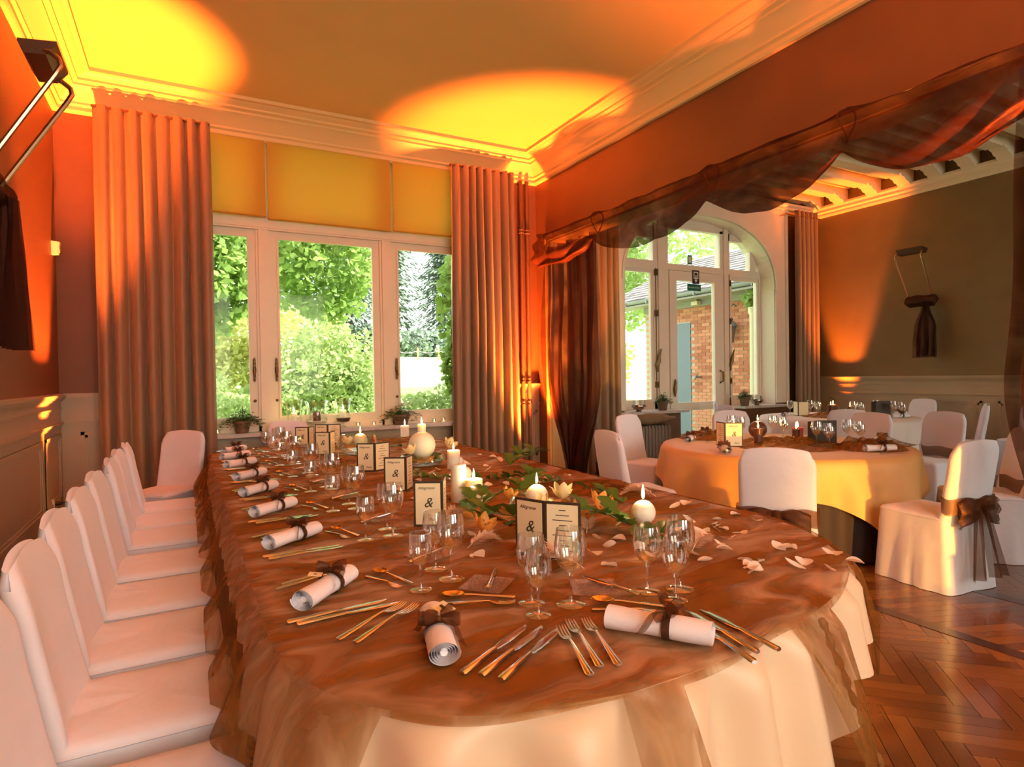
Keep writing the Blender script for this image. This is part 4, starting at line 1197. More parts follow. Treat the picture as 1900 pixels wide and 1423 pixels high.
def bowl_glass(x, y, z, r, h, label, group=None, wide=1.0):
    if z == TZ: press(x, y, r + 0.01)
    t = thing('glass_bowl', label, 'bowl', (x, y, tz(x, y, z)), 0, group)
    obj('bowl_wall', MB().lathe([(0.0, 0.004), (r * 0.45, 0.004), (r * 0.8, h * 0.22), (r, h * 0.55), (r * 0.93, h * 0.85), (r * wide * 0.86, h), (r * wide * 0.84, h), (r * 0.91, h * 0.84), (r * 0.97, h * 0.55), (r * 0.78, h * 0.25), (0.0, 0.012)], 36), M['bowlglass'], t)
    return t


# ------------------------------------------------------------------ flowers and greenery
def petal_mesh(name, L, w, curl, cup, mt, n=6, m=7):
    def f(u, v):
        wv = w * (sin(pi * min(1, v * 0.93 + 0.05)) ** 0.8)
        s = (u - 0.5) * 2
        return (L * v - curl * 0.3 * L * v * v, s * wv, curl * L * v * v * 0.9 + cup * s * s * wv)
    return MB().grid(f, n, m).mesh(name, mt, 0)


PET = [petal_mesh('petal', 0.042, 0.019, 0.25, 0.5, M['petal']), petal_mesh('petal', 0.05, 0.016, 0.5, 0.3, M['petal']), petal_mesh('petal', 0.036, 0.021, -0.1, 0.4, M['petal'])]
LILP = petal_mesh('tepal', 0.085, 0.022, 0.55, 0.5, M['lily']); LILW = petal_mesh('tepal', 0.085, 0.024, 0.5, 0.5, M['lilyw'])


def lily(x, y, z, label, ang, tilt=0.0, white=False, k=1.0):
    t = thing('lily', label, 'flower', (x, y, z), ang, 'lilies on the oval table'); t.rotation_euler = (tilt, 0.15, ang); t.scale = (k, k, k)
    for q in range(6):
        o = put('tepal', LILW if white else LILP, t, (0, 0, 0.012 + 0.003 * (q % 2))); o.rotation_euler = (0, -0.35 - 0.12 * (q % 2), q * pi / 3)
    st = MB()
    for q in range(5):
        a = q * 1.256; st.tube([(0, 0, 0.012), (0.01 * cos(a), 0.01 * sin(a), 0.04), (0.022 * cos(a), 0.022 * sin(a), 0.058)], [0.0009, 0.0009, 0.003], 5)
    obj('stamens', st, M['seed'], t)
    return t


def leaf_shape(L, w, mt, lobed=False):
    def f(u, v):
        s = (u - 0.5) * 2
        ww = w * sin(pi * v) ** 0.7
        if lobed: ww *= 0.55 + 0.45 * abs(sin(v * 3.1 * pi))
        return (L * v, s * ww, 0.25 * L * sin(pi * v * 0.8) * 0.4 + 0.3 * abs(s) * ww)
    return MB().grid(f, 5, 14 if lobed else 8).mesh('leaf', mt, 0)


LEAF = [leaf_shape(0.07, 0.018, M['leaf']), leaf_shape(0.10, 0.03, M['leaf'], True), leaf_shape(0.05, 0.02, M['leaf'])]


def sprig(x, y, label, ang, n, L, kind=0, z=TZ, k=1.0, rise=0.0):
    t = thing('leafy_sprig', label, 'greenery', (x, y, tz(x, y, z)), ang, 'greenery on the oval table')
    pts = [(L * q / 8, 0.03 * sin(q * 0.8) * L / 0.2, 0.008 + rise * sin(pi * q / 8 * 0.6) + 0.006 * sin(q * 1.3) ** 2) for q in range(9)]
    obj('stem', MB().tube(pts, 0.0022, 5), M['leaf'], t)
    for q in range(n):
        p = pts[min(8, int(q * 8.99 / n))]
        o = put('leaf', LEAF[kind], t, p); o.rotation_euler = (random.uniform(-0.4, 0.4), -random.uniform(0.0, 0.5), (1 if q % 2 else -1) * random.uniform(0.5, 1.3)); s_ = k * random.uniform(0.7, 1.15); o.scale = (s_, s_, s_)
    return t


def feather_mesh():
    bmx = MB(); rnd = random.Random(3)
    L = 0.15
    bmx.tube([(L * q / 8, 0, 0.006 + 0.03 * sin(pi * q / 8) ** 1) for q in range(9)], [0.0014] * 8 + [0.0005], 5)
    for q in range(480):
        v = 0.12 + 0.88 * rnd.random(); s = rnd.choice((-1, 1)); x = L * v; z = 0.006 + 0.03 * sin(pi * v)
        l = 0.045 * sin(pi * (0.15 + 0.8 * v)) ** 0.8 * rnd.uniform(0.7, 1.15); a = rnd.uniform(0.5, 1.1); up = rnd.uniform(-0.2, 0.8)
        e_ = (x + l * cos(a), s * l * sin(a), z + l * up * 0.6); m_ = (x + l * 0.5 * cos(a * 1.2), s * l * 0.55 * sin(a * 1.2), z + l * up * 0.45)
        w = 0.0019
        bmx.add([(x, 0, z), (m_[0] - w, m_[1], m_[2]), (m_[0] + w, m_[1], m_[2]), e_], [(0, 1, 2), (1, 3, 2)])
    return bmx.mesh('feather', M['feather'], 0)


FEA = feather_mesh()

# ------------------------------------------------------------------ laying the oval table
SEAT_Y = [1.84, 2.50, 3.10, 3.68, 4.30, 4.92, 5.42, 5.88]
SN = ['eighth', 'seventh', 'sixth', 'fifth', 'fourth', 'third', 'second', 'first']
for k, y0 in enumerate(SEAT_Y):
    nn = SN[k]; j = lambda a: random.uniform(-a, a)
    where = 'at %s place from window, chair side of oval table' % nn
    napkin(0.355 + j(.015), y0 + j(.02), radians(40) + j(.12), 'rolled white napkin with brown bow, %s place on chair side from window' % nn, 'napkins on the oval table', tag_=k in (0, 3), k=1.2)
    for q in range(2):
        cutlery('table_knife', 0.37 + 0.02 * q + j(.01), y0 - 0.150 - 0.032 * q, radians(4) + j(.04), '%s steel knife %s' % (('inner', 'outer')[q], where), 'knives on the oval table', k=1.25)
        cutlery('table_fork', 0.355 + j(.02), y0 + 0.150 + 0.036 * q, radians(14) + j(.05), '%s steel fork %s' % (('inner', 'outer')[q], where), 'forks on the oval table', k=1.2)
    cutlery('dessert_spoon', 0.575, y0 + 0.05, radians(110) + j(.05), 'gilt-bowled dessert spoon %s' % where, 'dessert spoons on the oval table')
    cutlery('dessert_fork', 0.535, y0 + 0.02, radians(-70) + j(.05), 'small dessert fork %s' % where, 'dessert forks on the oval table', k=0.9)
    for sz, dx, dy in (('s', 0.618, -0.105), ('m', 0.735, 0.005), ('l', 0.735, -0.115)):
        wine_glass(dx + j(.012), y0 + dy + j(.012) + (0.06 if k == 0 and sz != 's' else 0), sz, '%s wine glass %s' % (GN[sz], where), 'wine glasses on the oval table')
    if k < 6:
        bread_plate(0.76, y0 + 0.20, 0.4 + j(.2), 'square textured glass bread plate %s' % where, 'glass bread plates on the oval table')
        o = cutlery('butter_knife', 0.75, y0 + 0.195, radians(35) + j(.2), 'butter knife on the glass plate %s' % where, 'butter knives on the oval table', z=0.7526 + 0.0022 + 0.0098, k=0.95)
# the two places at the rounded end
W1 = 'at the rounded table end, place with the upright napkin'; W2 = 'at the rounded table end, place with the crosswise napkin'
napkin(0.525, 1.365, radians(-105), 'rolled white napkin with name tag pointing at the rounded table edge', 'napkins on the oval table', tag_=True, k=1.2)
napkin(1.005, 1.125, radians(-55), 'rolled white napkin lying crosswise at the rounded table edge', 'napkins on the oval table', k=1.22)
for q, (x, y, a) in enumerate(((0.636, 1.268, 31), (0.668, 1.240, 31), (0.695, 1.205, 32))): cutlery('table_knife', x, y, radians(a), ('inner', 'middle', 'outer')[q] + ' steel knife ' + W1, 'knives on the oval table', k=1.3)
for q, (x, y, a) in enumerate(((0.42, 1.575, 33), (0.45, 1.54, 35))): cutlery('table_fork', x, y, radians(a), ('outer', 'inner')[q] + ' steel fork ' + W1, 'forks on the oval table', k=1.25)
cutlery('dessert_spoon', 0.735, 1.59, radians(150), 'gilt-bowled dessert spoon ' + W1, 'dessert spoons on the oval table', k=1.1)
cutlery('dessert_fork', 0.715, 1.545, radians(-30), 'small dessert fork ' + W1, 'dessert forks on the oval table')
for q, (x, y, a) in enumerate(((0.785, 1.165, 72), (0.826, 1.185, 72), (0.866, 1.17, 72))): cutlery('table_fork', x, y, radians(a), ('outer', 'middle', 'inner')[q] + ' steel fork ' + W2, 'forks on the oval table', k=1.2)
for q, (x, y, a) in enumerate(((1.12, 1.045, 78), (1.16, 1.075, 80), (1.205, 1.06, 83))): cutlery('table_knife', x, y, radians(a), ('inner', 'middle', 'outer')[q] + ' steel knife ' + W2, 'knives on the oval table', k=1.2)
cutlery('dessert_spoon', 1.075, 1.325, radians(140), 'gilt-bowled dessert spoon ' + W2, 'dessert spoons on the oval table', k=1.1)
cutlery('dessert_fork', 1.045, 1.285, radians(-38), 'small dessert fork ' + W2, 'dessert forks on the oval table')
for sz, x, y in (('m', 0.850, 1.475), ('s', 0.822, 1.39), ('l', 0.940, 1.410)): wine_glass(x, y, sz, GN[sz] + ' wine glass ' + W1, 'wine glasses on the oval table')
for sz, x, y in (('m', 1.19, 1.378), ('l', 1.287, 1.345), ('s', 1.212, 1.285)): wine_glass(x, y, sz, GN[sz] + ' wine glass ' + W2, 'wine glasses on the oval table')
bread_plate(0.80, 1.66, 0.75, 'square textured glass bread plate ' + W1, 'glass bread plates on the oval table'); cutlery('butter_knife', 0.835, 1.69, radians(55), 'butter knife on the glass plate ' + W1, 'butter knives on the oval table', z=0.7526 + 0.0022 + 0.0105, k=0.85)
bread_plate(1.065, 1.47, -0.5, 'square textured glass bread plate ' + W2, 'glass bread plates on the oval table'); cutlery('butter_knife', 1.11, 1.45, radians(100), 'butter knife on the glass plate ' + W2, 'butter knives on the oval table', z=0.7526 + 0.0022 + 0.0098)

# menus
menu(0.965, 2.43, radians(151), radians(62), 'open menu card standing beside the tall pillar candle')
menu(1.085, 3.28, radians(150), radians(55), 'open menu card next to the glass bowl with the largest ball candle', )
menu(1.135, 4.10, radians(148), radians(20), 'open menu card between two others, its second page turned to the candles')
menu(1.06, 5.20, radians(150), radians(60), 'open menu card, third before the window end')
menu(1.0, 5.85, radians(150), radians(60), 'open menu card beside the last bowl, closest to window end')
menu(1.22, 6.08, radians(150), radians(-20), 'dark-backed menu card at the window end of the oval table')
menu(1.095, 1.80, radians(112), radians(-50), 'open menu card behind the wine glasses of the rounded table end', h=0.205, w=0.13)

# candles of the centre
candle('square', 2.02, 6.12, TZ, 0.042, 0.135, 'lit square pillar candle at the window end', power=0.7)
bowl_glass(1.50, 4.16, TZ, 0.17, 0.085, 'wide low glass bowl with grass blades under the largest ball candle', 'glass bowls on the oval table')
candle('ball', 1.50, 4.16, TZ + 0.05, 0.098, 0, 'largest lit ball candle resting in the wide glass bowl', power=0.9)
candle('pillar', 1.50, 4.16, TZ + 0.05 + 0.19, 0.03, 0.06, 'short lit candle standing on top of the largest ball candle', power=0.8)
candle('ball', 1.68, 3.93, TZ, 0.042, 0, 'small round candle behind the two pillar candles', power=0, lit=False)
candle('pillar', 1.62, 3.86, TZ, 0.045, 0.135, 'rounded lit candle behind the tall pillar candle', power=0.8)
candle('pillar', 1.225, 2.86, TZ, 0.040, 0.195, 'tall cream pillar candle beside the open menu', power=0, lit=False)
candle('ball', 1.33, 3.03, TZ + 0.06, 0.045, 0, 'ball candle between the tall and short pillar candles', power=0.5, lit=False)
candle('pillar', 1.275, 2.78, TZ, 0.044, 0.125, 'short lit pillar candle against the tall pillar', power=0.8)
bowl_glass(1.43, 2.36, TZ, 0.16, 0.10, 'glass bowl of lilies around a ball candle', 'glass bowls on the oval table')
candle('ball', 1.42, 2.40, TZ + 0.03, 0.053, 0, 'lit ball candle in the glass bowl of lilies', power=0.8)
candle('ball', 1.71, 2.00, TZ, 0.052, 0, 'lit ball candle on leaves near the scattered white petals', power=0.8)
bowl_glass(1.27, 5.13, TZ, 0.17, 0.16, 'round glass bowl with petals holding a ball candle', 'glass bowls on the oval table')
candle('ball', 1.30, 5.13, TZ + 0.05, 0.06, 0, 'lit ball candle inside the round glass bowl', power=0.8)
for q in range(3):
    candle('pillar', 1.20 + 0.03 * q, 4.42 + 0.012 * q, TZ, 0.013, 0.075, 'thin unlit red-brown candle behind the menus', 'redwax', 'thin brown candles', power=0, lit=False)

# lilies, petals, leaves, feathers
lily(1.00, 2.12, TZ + 0.02, 'open orange lily before the menu beside tall pillar', 0.4, 0.35)
lily(1.48, 2.28, TZ + 0.07, 'cream lily drooping over the bowl edge beside ball candle', 2.2, 0.5, True)
lily(1.32, 2.50, TZ + 0.05, 'pale orange lily inside the bowl of lilies', 1.0, 0.3, k=0.8)
lily(1.36, 2.24, TZ + 0.05, 'yellow lily at the front of the bowl of lilies', 4.0, 0.4, True, 0.9)
lily(1.60, 2.12, TZ + 0.02, 'orange lily between bowl and ball candle on leaves', 5.2, 0.4)
lily(1.38, 4.02, TZ + 0.09, 'yellow lily leaning on the largest ball candle', 3.6, 0.4, True)
lily(1.72, 4.22, TZ + 0.09, 'cream lily hanging out of the wide glass bowl', 0.3, 0.6, True, 1.1)
lily(1.175, 5.01, TZ + 0.08, 'pale lily in the round glass bowl', 2.8, 0.3, True)
lily(1.62, 4.72, TZ + 0.02, 'cream lily lying behind the wide glass bowl', 0.9, 0.3, True)
lily(1.66, 2.26, TZ + 0.02, 'orange lily lying behind the ball candle on leaves', 1.4, 0.3)
sp_ = [(1.12, 2.42, 0.9, 8, 0.22, 1, 'lobed green leaves rising before the bowl of lilies'), (1.62, 1.95, 2.6, 9, 0.20, 1, 'green leaf sprig under the ball candle near white petals'),
       (1.50, 1.78, 0.3, 9, 0.18, 0, 'fine green sprig behind the large feather'), (1.55, 3.25, 2.4, 12, 0.34, 2, 'green sprig trailing behind the short pillar candle'),
       (1.95, 3.65, 0.5, 14, 0.30, 1, 'green leaf sprig by the table edge opposite the chairs'), (1.75, 3.3, 2.9, 12, 0.34, 2, 'green sprig among white petals behind pillar candles'),
       (1.80, 4.35, 2.2, 12, 0.35, 2, 'green sprig beside the wide glass bowl'), (1.85, 2.3, 1.6, 10, 0.26, 0, 'long green stem between feather and petals'),
       (1.70, 5.25, 2.6, 12, 0.4, 2, 'green sprig before the square candle'), (1.30, 2.15, 2.9, 10, 0.26, 1, 'lobed green leaves under the bowl of lilies'),
       (1.35, 3.45, 2.0, 14, 0.34, 2, 'small-leaved green sprig between wide bowl and tall pillar'), (1.55, 2.72, 1.1, 12, 0.30, 1, 'broad green leaves behind the bowl of lilies'), (1.90, 2.95, 2.5, 12, 0.30, 0, 'narrow green sprig on the bunched sheer edge')]
for (x, y, a, n, L, kd, lb) in sp_: sprig(x, y, lb, a, n, L, kd, rise=0.05 if kd == 1 else 0.012, k=1.35)
for (x, y, a, lb, s_) in ((0.90, 2.03, 0.1, 'pale feather beside orange lily', 1.0), (1.12, 1.60, 2.2, 'large pale feather behind the crosswise bread plate', 1.35), (1.40, 1.98, 0.9, 'pale feather between the menu and the ball candle', 1.0),
                          (1.55, 1.56, 0.4, 'pale feather behind the end wine glasses', 1.1), (1.02, 2.52, 0.7, 'dark-tipped feather beside the menu by the tall pillar', 0.9), (2.12, 2.38, 2.4, 'pale feather at the table edge opposite the chairs', 1.2)):
    o = put('feather', FEA, None, (x, y, tz(x, y, TZ) + 0.001), a); o.scale = (s_, s_, s_); tag(o, lb, 'feather', 'feathers on the oval table')
rnd = random.Random(11)
pet = []
for q in range(95):
    y = rnd.choice((1.5, 1.9, 2.3, 2.9, 3.4, 3.9, 4.4)) + rnd.uniform(-0.3, 0.3); x = rnd.uniform(1.45, 2.15) if rnd.random() < 0.75 else rnd.uniform(1.0, 1.5)
    if y < 1.75: x = rnd.uniform(1.35, 2.0)
    if (x - 1.43) ** 2 + (y - 2.36) ** 2 < 0.03 or (x - 1.5) ** 2 + (y - 4.16) ** 2 < 0.035: continue
    pet.append((x, y, rnd.choice((0, 1, 2)), rnd.uniform(1.1, 1.6)))
for (x, y) in ((1.02, 1.92), (1.26, 1.72), (1.19, 1.60), (0.90, 1.98), (1.62, 1.42), (1.70, 1.38), (1.66, 1.55), (1.78, 1.60), (1.86, 1.72), (1.92, 1.78), (1.74, 1.82), (1.55, 1.68)): pet.append((x, y, 2, 1.5))
for (x, y, kd, s_) in pet:
    for q_ in range(20):
        if not pressed(x, y, 0.02): break
        x += 0.035 if x < 1.9 else -0.05; y += 0.02
    o = put('petal', PET[kd], None, (x, y, tz(x, y, TZ) + 0.002)); o.rotation_euler = (rnd.uniform(-0.35, 0.35), rnd.uniform(-0.2, 0.2), rnd.uniform(0, 6.28)); o.scale = (s_, s_, s_)
    tag(o, 'loose white flower petal on the copper cloth', 'petal', 'petals scattered on the oval table')
# grass blades and petals in the bowls
for (bx_, by_, r) in ((1.50, 4.16, 0.13),):
    for q in range(14):
        a0 = rnd.uniform(0, 6.28); sp = rnd.uniform(1.2, 2.6)
        pts = [(bx_ + (r - 0.03 * (k % 2)) * cos(a0 + sp * k / 9), by_ + r * sin(a0 + sp * k / 9), TZ + 0.018 + 0.045 * rnd.random() + 0.003 * k) for k in range(10)]
        tag(obj('grass_blade', MB().tube(pts, 0.0028, 4), M['leaf'], None), 'long grass blade curled inside the wide glass bowl', 'grass blade', 'grass blades in the wide bowl')

# the sheer top itself, now that everything standing on it is known
ys_ = []
y = ymin + 0.004
while y < ymax - 0.01:
    ys_.append(y); y += 0.013 if y < 3.2 else 0.022
NXo = 130
rows_ = []
for y in ys_:
    a, b_ = xl_xr(y)
    rows_.append([(a + (b_ - a) * i / (NXo - 1), y) for i in range(NXo)])
vs = []
for j, r in enumerate(rows_):
    for i, (x, y) in enumerate(r):
        edge = min(i, NXo - 1 - i, j * 2, (len(rows_) - 1 - j) * 2) / 6.0
        vs.append((x, y, 0.7515 + surf(x, y) * min(1, edge) + 0.0008))
bo = MB().add(vs, [(j * NXo + i, j * NXo + i + 1, (j + 1) * NXo + i + 1, (j + 1) * NXo + i) for j in range(len(rows_) - 1) for i in range(NXo - 1)])
obj('sheer_top', bo, M['organza'], og, sharp=0)

# crumpled knots of sheer cloth on the table
for q, (x, y, r, lb) in enumerate(((0.98, 4.55, 0.13, 'crumpled copper sheer bunch behind the middle menus'), (1.95, 5.85, 0.2, 'crumpled sheer bunch beside the square candle'), (2.05, 2.75, 0.22, 'bunched sheer ridge along the table edge by the covered chair'), (1.45, 5.6, 0.16, 'crumpled sheer bunch behind the round glass bowl'))):
    def bunch(u, v):
        rr_ = r * u; a = 2 * pi * v
        h = 0.05 * (1 - u ** 2) * (0.6 + 0.9 * abs(nz(rr_ * 14 * cos(a) + q * 5, rr_ * 14 * sin(a), q)))
        return (x + rr_ * cos(a), y + rr_ * sin(a) * 1.3, TZ - 0.004 + h)
    tag(obj('organza_bunch', MB().grid(lambda u, v: bunch(v, u), 40, 14, cu=True), M['organza'], None, sharp=0), lb, 'sheer cloth')


# ------------------------------------------------------------------ round tables of the adjoining room
def round_table(c, R, mt, under, phi, S_, lab, clab, ulab, seed):
    t = thing('round_table', lab, 'table', (c[0], c[1], 0), 0, 'round tables')
    obj('tabletop', MB().lathe([(0, 0.712), (R - 0.08, 0.712), (R - 0.07, 0.72), (R - 0.07, 0.735), (R - 0.08, 0.742), (0, 0.742)], 48), M['pot'], t)
    obj('pedestal', MB().lathe([(0.3, 0.0), (0.3, 0.03), (0.05, 0.07), (0.05, 0.69), (0.2, 0.712)], 20), M['black'], t)
    N = 220

    def side(hem, z0, off, folds, amp, flare, top):
        rings = []
        if top:
            for q in (0.02, 0.5, 0.9): rings.append([(c[0] + R * q * cos(2 * pi * i / N), c[1] + R * q * sin(2 * pi * i / N), z0) for i in range(N)])
        for j in range(13):
            v = j / 12; ring = []
            for i in range(N):
                a = 2 * pi * i / N; h = hem(a); dz = (z0 - h) * v
                o = off - 0.02 * exp(-dz / 0.02) + 0.02 + amp * sm(0, 0.3, dz) * sin(a * folds + 1.5 * sin(3 * a + seed)) + flare * dz
                ring.append((c[0] + (R + o - 0.02) * cos(a), c[1] + (R + o - 0.02) * sin(a), z0 - dz))
            rings.append(ring)
        return MB().loft(rings, cap=False)

    def hem(a):
        b_ = a - phi; reach = S_ / max(abs(cos(b_)), abs(sin(b_)))
        return max(0.10, 0.75 - (reach - R))
    tag(obj('underskirt', side(lambda a: 0.012, 0.744, -0.01, 30, 0.012, 0.0, False), under, None, sharp=0), ulab, 'tablecloth')
    tag(obj('tablecloth', side(hem, 0.75, 0.012, 16, 0.028, 0.10, True), mt, None, sharp=0), clab, 'tablecloth')
    return t


round_table(T1c, 1.02, M['gold'], M['darkund'], radians(-48), 1.30, 'round table under gold cloth, in front of the garden door', 'gold cloth with slanting hem on the closer round table', 'black underskirt showing under the gold cloth', 1)
round_table(T2c, 1.00, M['whitecl'], M['darkund'], radians(-20), 1.36, 'round table under white cloth beside the long wall', 'white cloth on the round table beside long wall', 'black underskirt under the white round tablecloth', 4)


def sheer_heap(x, y, r, lb, mt='organza', seed=0, hmax=0.07):
    def fn(u, v):
        rr_ = r * v; a = 2 * pi * u
        h = hmax * (1 - v ** 2) * (0.5 + 1.1 * abs(nz(rr_ * 11 * cos(a) + seed * 5, rr_ * 11 * sin(a), seed)))
        return (rr_ * cos(a) * (1 + 0.2 * nz(cos(a), sin(a), seed)), rr_ * sin(a), h)
    return tag(obj('organza_bunch', MB().grid(fn, 44, 14, cu=True), M[mt], None, (x, y, 0.752), sharp=0), lb, 'sheer cloth')


Z1 = 0.753
G1, G2 = 'of the gold round table', 'of the white round table'
sheer_heap(4.62, 3.52, 0.50, 'copper sheer cloth heaped in the middle ' + G1, seed=1)
sheer_heap(4.55, 4.35, 0.30, 'copper sheer bunch near the napkins by the garden door, gold table', seed=2, hmax=0.09)
sheer_heap(4.95, 2.98, 0.28, 'copper sheer bunch beside the rolled napkin ' + G1, seed=3, hmax=0.10)
sheer_heap(8.05, 5.30, 0.45, 'copper sheer cloth heaped in the middle ' + G2, seed=4)
for q, (x, y, a, lb) in enumerate(((4.17, 4.20, 0.6, 'rolled napkin on gold cloth beside the radiator side chair'), (4.62, 4.46, 0.4, 'rolled napkin on gold cloth between the wine glasses and garden door'), (4.80, 2.80, -0.45, 'rolled napkin on gold cloth with the sheer corner standing up behind'), (5.32, 3.10, -0.2, 'rolled napkin on gold cloth near the tall white chair'), (3.80, 3.45, 0.9, 'rolled napkin on gold cloth before the bow-tied chair'))):
    napkin(x, y, a, lb, 'napkins on the round tables', Z1 + 0.002, k=1.15)
    cutlery('table_knife', x + 0.16 * sin(a), y - 0.16 * cos(a), a, 'knife beside the ' + lb.split(' on gold')[0] + ' on gold cloth' + lb.split('gold cloth')[1], 'knives on the round tables', Z1 + 0.003)
for q, (x, y, a, lb) in enumerate(((7.55, 5.75, 0.5, 'rolled napkin on white cloth beside the garden door chair'), (8.35, 4.60, -0.4, 'rolled napkin on white cloth near the spare wall chair'), (8.80, 4.86, -0.2, 'rolled napkin on white cloth beside the wall chair'))):
    napkin(x, y, a, lb, 'napkins on the round tables', Z1 + 0.002, k=1.15)
for q, (cx_, cy_, lb) in enumerate(((4.80, 4.27, 'by the garden door side of gold round table'), (5.06, 3.99, 'behind the brown ball candle of gold round table'), (4.74, 3.30, 'in the middle front of gold round table'), (5.12, 3.27, 'by the tall chair side of gold round table'))):
    for sz, dx, dy in (('l', 0, 0), ('m', 0.10, -0.03), ('s', 0.03, -0.10)):
        wine_glass(cx_ + dx, cy_ + dy, sz, '%s wine glass %s' % (GN[sz], lb), 'wine glasses on the round tables', Z1)
for q, (cx_, cy_, lb) in enumerate(((7.80, 5.85, 'near garden door on white round table'), (8.05, 5.70, 'behind the first menu of white round table'), (8.15, 5.12, 'beside the dark candle of white round table'), (8.62, 5.08, 'behind the dark menu of white round table'), (8.52, 4.78, 'near the wall napkins of white round table'))):
    for sz, dx, dy in (('l', 0, 0), ('m', 0.11, -0.03), ('s', 0.03, -0.11)):
        wine_glass(cx_ + dx, cy_ + dy, sz, '%s wine glass %s' % (GN[sz], lb), 'wine glasses on the round tables', Z1)
menu(4.10, 3.72, radians(-38), radians(70), 'open menu card on the gold round table beside dark candles', Z1, 0.15, 0.21)
menu(4.92, 3.42, radians(-30), radians(190), 'dark closed menu card with cream label on the gold round table', Z1, 0.17, 0.205, back=True)
menu(7.72, 5.66, radians(-35), radians(60), 'open menu card on the white round table', Z1, 0.15, 0.21, txt=False)
menu(8.45, 4.98, radians(-30), radians(195), 'dark closed menu card with cream label on the white round table', Z1, 0.20, 0.21, back=True)
candle('pillar', 4.40, 3.62, Z1, 0.035, 0.15, 'brown lit pillar candle beside the open menu of gold table', 'darkwax', 'candles of the round tables', 0.8)
candle('pillar', 4.55, 4.02, Z1, 0.035, 0.13, 'brown lit pillar candle behind the open menu of gold table', 'darkwax', 'candles of the round tables', 0.8)
candle('pillar', 4.88, 3.60, Z1, 0.035, 0.12, 'brown lit pillar candle beside the dark menu of gold table', 'darkwax', 'candles of the round tables', 0.8)
candle('ball', 4.88, 4.02, Z1, 0.085, 0, 'brown lit ball candle on the gold table', 'darkwax', 'candles of the round tables', 0.8)
candle('pillar', 5.20, 3.82, Z1, 0.05, 0.10, 'red lit votive candle on the gold table', 'redwax', 'candles of the round tables', 0.6)
candle('pillar', 8.0, 5.35, Z1, 0.04, 0.16, 'dark lit pillar candle on the white round table', 'darkwax', 'candles of the round tables', 0.8)
candle('ball', 8.28, 5.50, Z1, 0.08, 0, 'dark lit ball candle on the white round table', 'darkwax', 'candles of the round tables', 0.8)
candle('pillar', 8.52, 5.40, Z1, 0.04, 0.11, 'dark lit votive candle on the white round table', 'darkwax', 'candles of the round tables', 0.6)
# sheer corner standing behind the napkin
tag(obj('organza_fold', MB().grid(lambda u, v: (5.02 + 0.38 * u - 0.05 * v, 2.93 - 0.12 * u + 0.10 * v * sin(2 * u), 0.757 + 0.12 * v * sin(pi * u ** 0.6) + 0.01 * sin(8 * u)), 24, 8), M['organza'], None, sharp=0), 'stiff sheer cloth corner standing behind a rolled napkin', 'sheer cloth')

# ------------------------------------------------------------------ radiator and wrapped bag under the door sill
t = thing('radiator', 'old ribbed radiator under the sill beside garden door', 'radiator', (5.95, 6.80, 0))
RIBM = MB().loft([[(-0.022, -0.07, 0.06), (0.022, -0.07, 0.06), (0.022, 0.07, 0.06), (-0.022, 0.07, 0.06)], [(-0.026, -0.075, 0.10), (0.026, -0.075, 0.10), (0.026, 0.075, 0.10), (-0.026, 0.075, 0.10)],
                  [(-0.026, -0.075, 0.60), (0.026, -0.075, 0.60), (0.026, 0.075, 0.60), (-0.026, 0.075, 0.60)], [(-0.018, -0.055, 0.64), (0.018, -0.055, 0.64), (0.018, 0.055, 0.64), (-0.018, 0.055, 0.64)]]).mesh('rib', M['radiator'])
for q in range(12): put('rib', RIBM, t, (-0.36 + 0.062 * q, 0, 0))
obj('header_pipe', MB().tube([(-0.4, 0, 0.13), (0.36, 0, 0.13)], 0.02, 8).tube([(-0.4, 0, 0.56), (0.36, 0, 0.56)], 0.02, 8), M['radiator'], t)
for sx in (-0.36, 0.32): obj('leg', MB().box((sx - 0.02, -0.04, 0), (sx + 0.02, 0.04, 0.08)), M['radiator'], t)
t = tag(obj('wrapped_bundle', MB().grid(lambda u, v: ((u - 0.5) * 0.72, 0.10 * cos(2 * pi * v) * (0.6 + 0.4 * sin(pi * u)) + 0.02 * nz(u * 6, v * 5), 0.085 + 0.085 * sin(2 * pi * v) * (0.35 + 0.65 * sin(pi * min(1, u * 1.1 + 0.05)) ** 0.6) + 0.012 * nz(u * 8, v * 8, 3)), 30, 20), M['dust'], None, (6.05, 6.80, 0.645), sharp=0), 'olive plastic-wrapped bundle lying on the radiator', 'bundle')


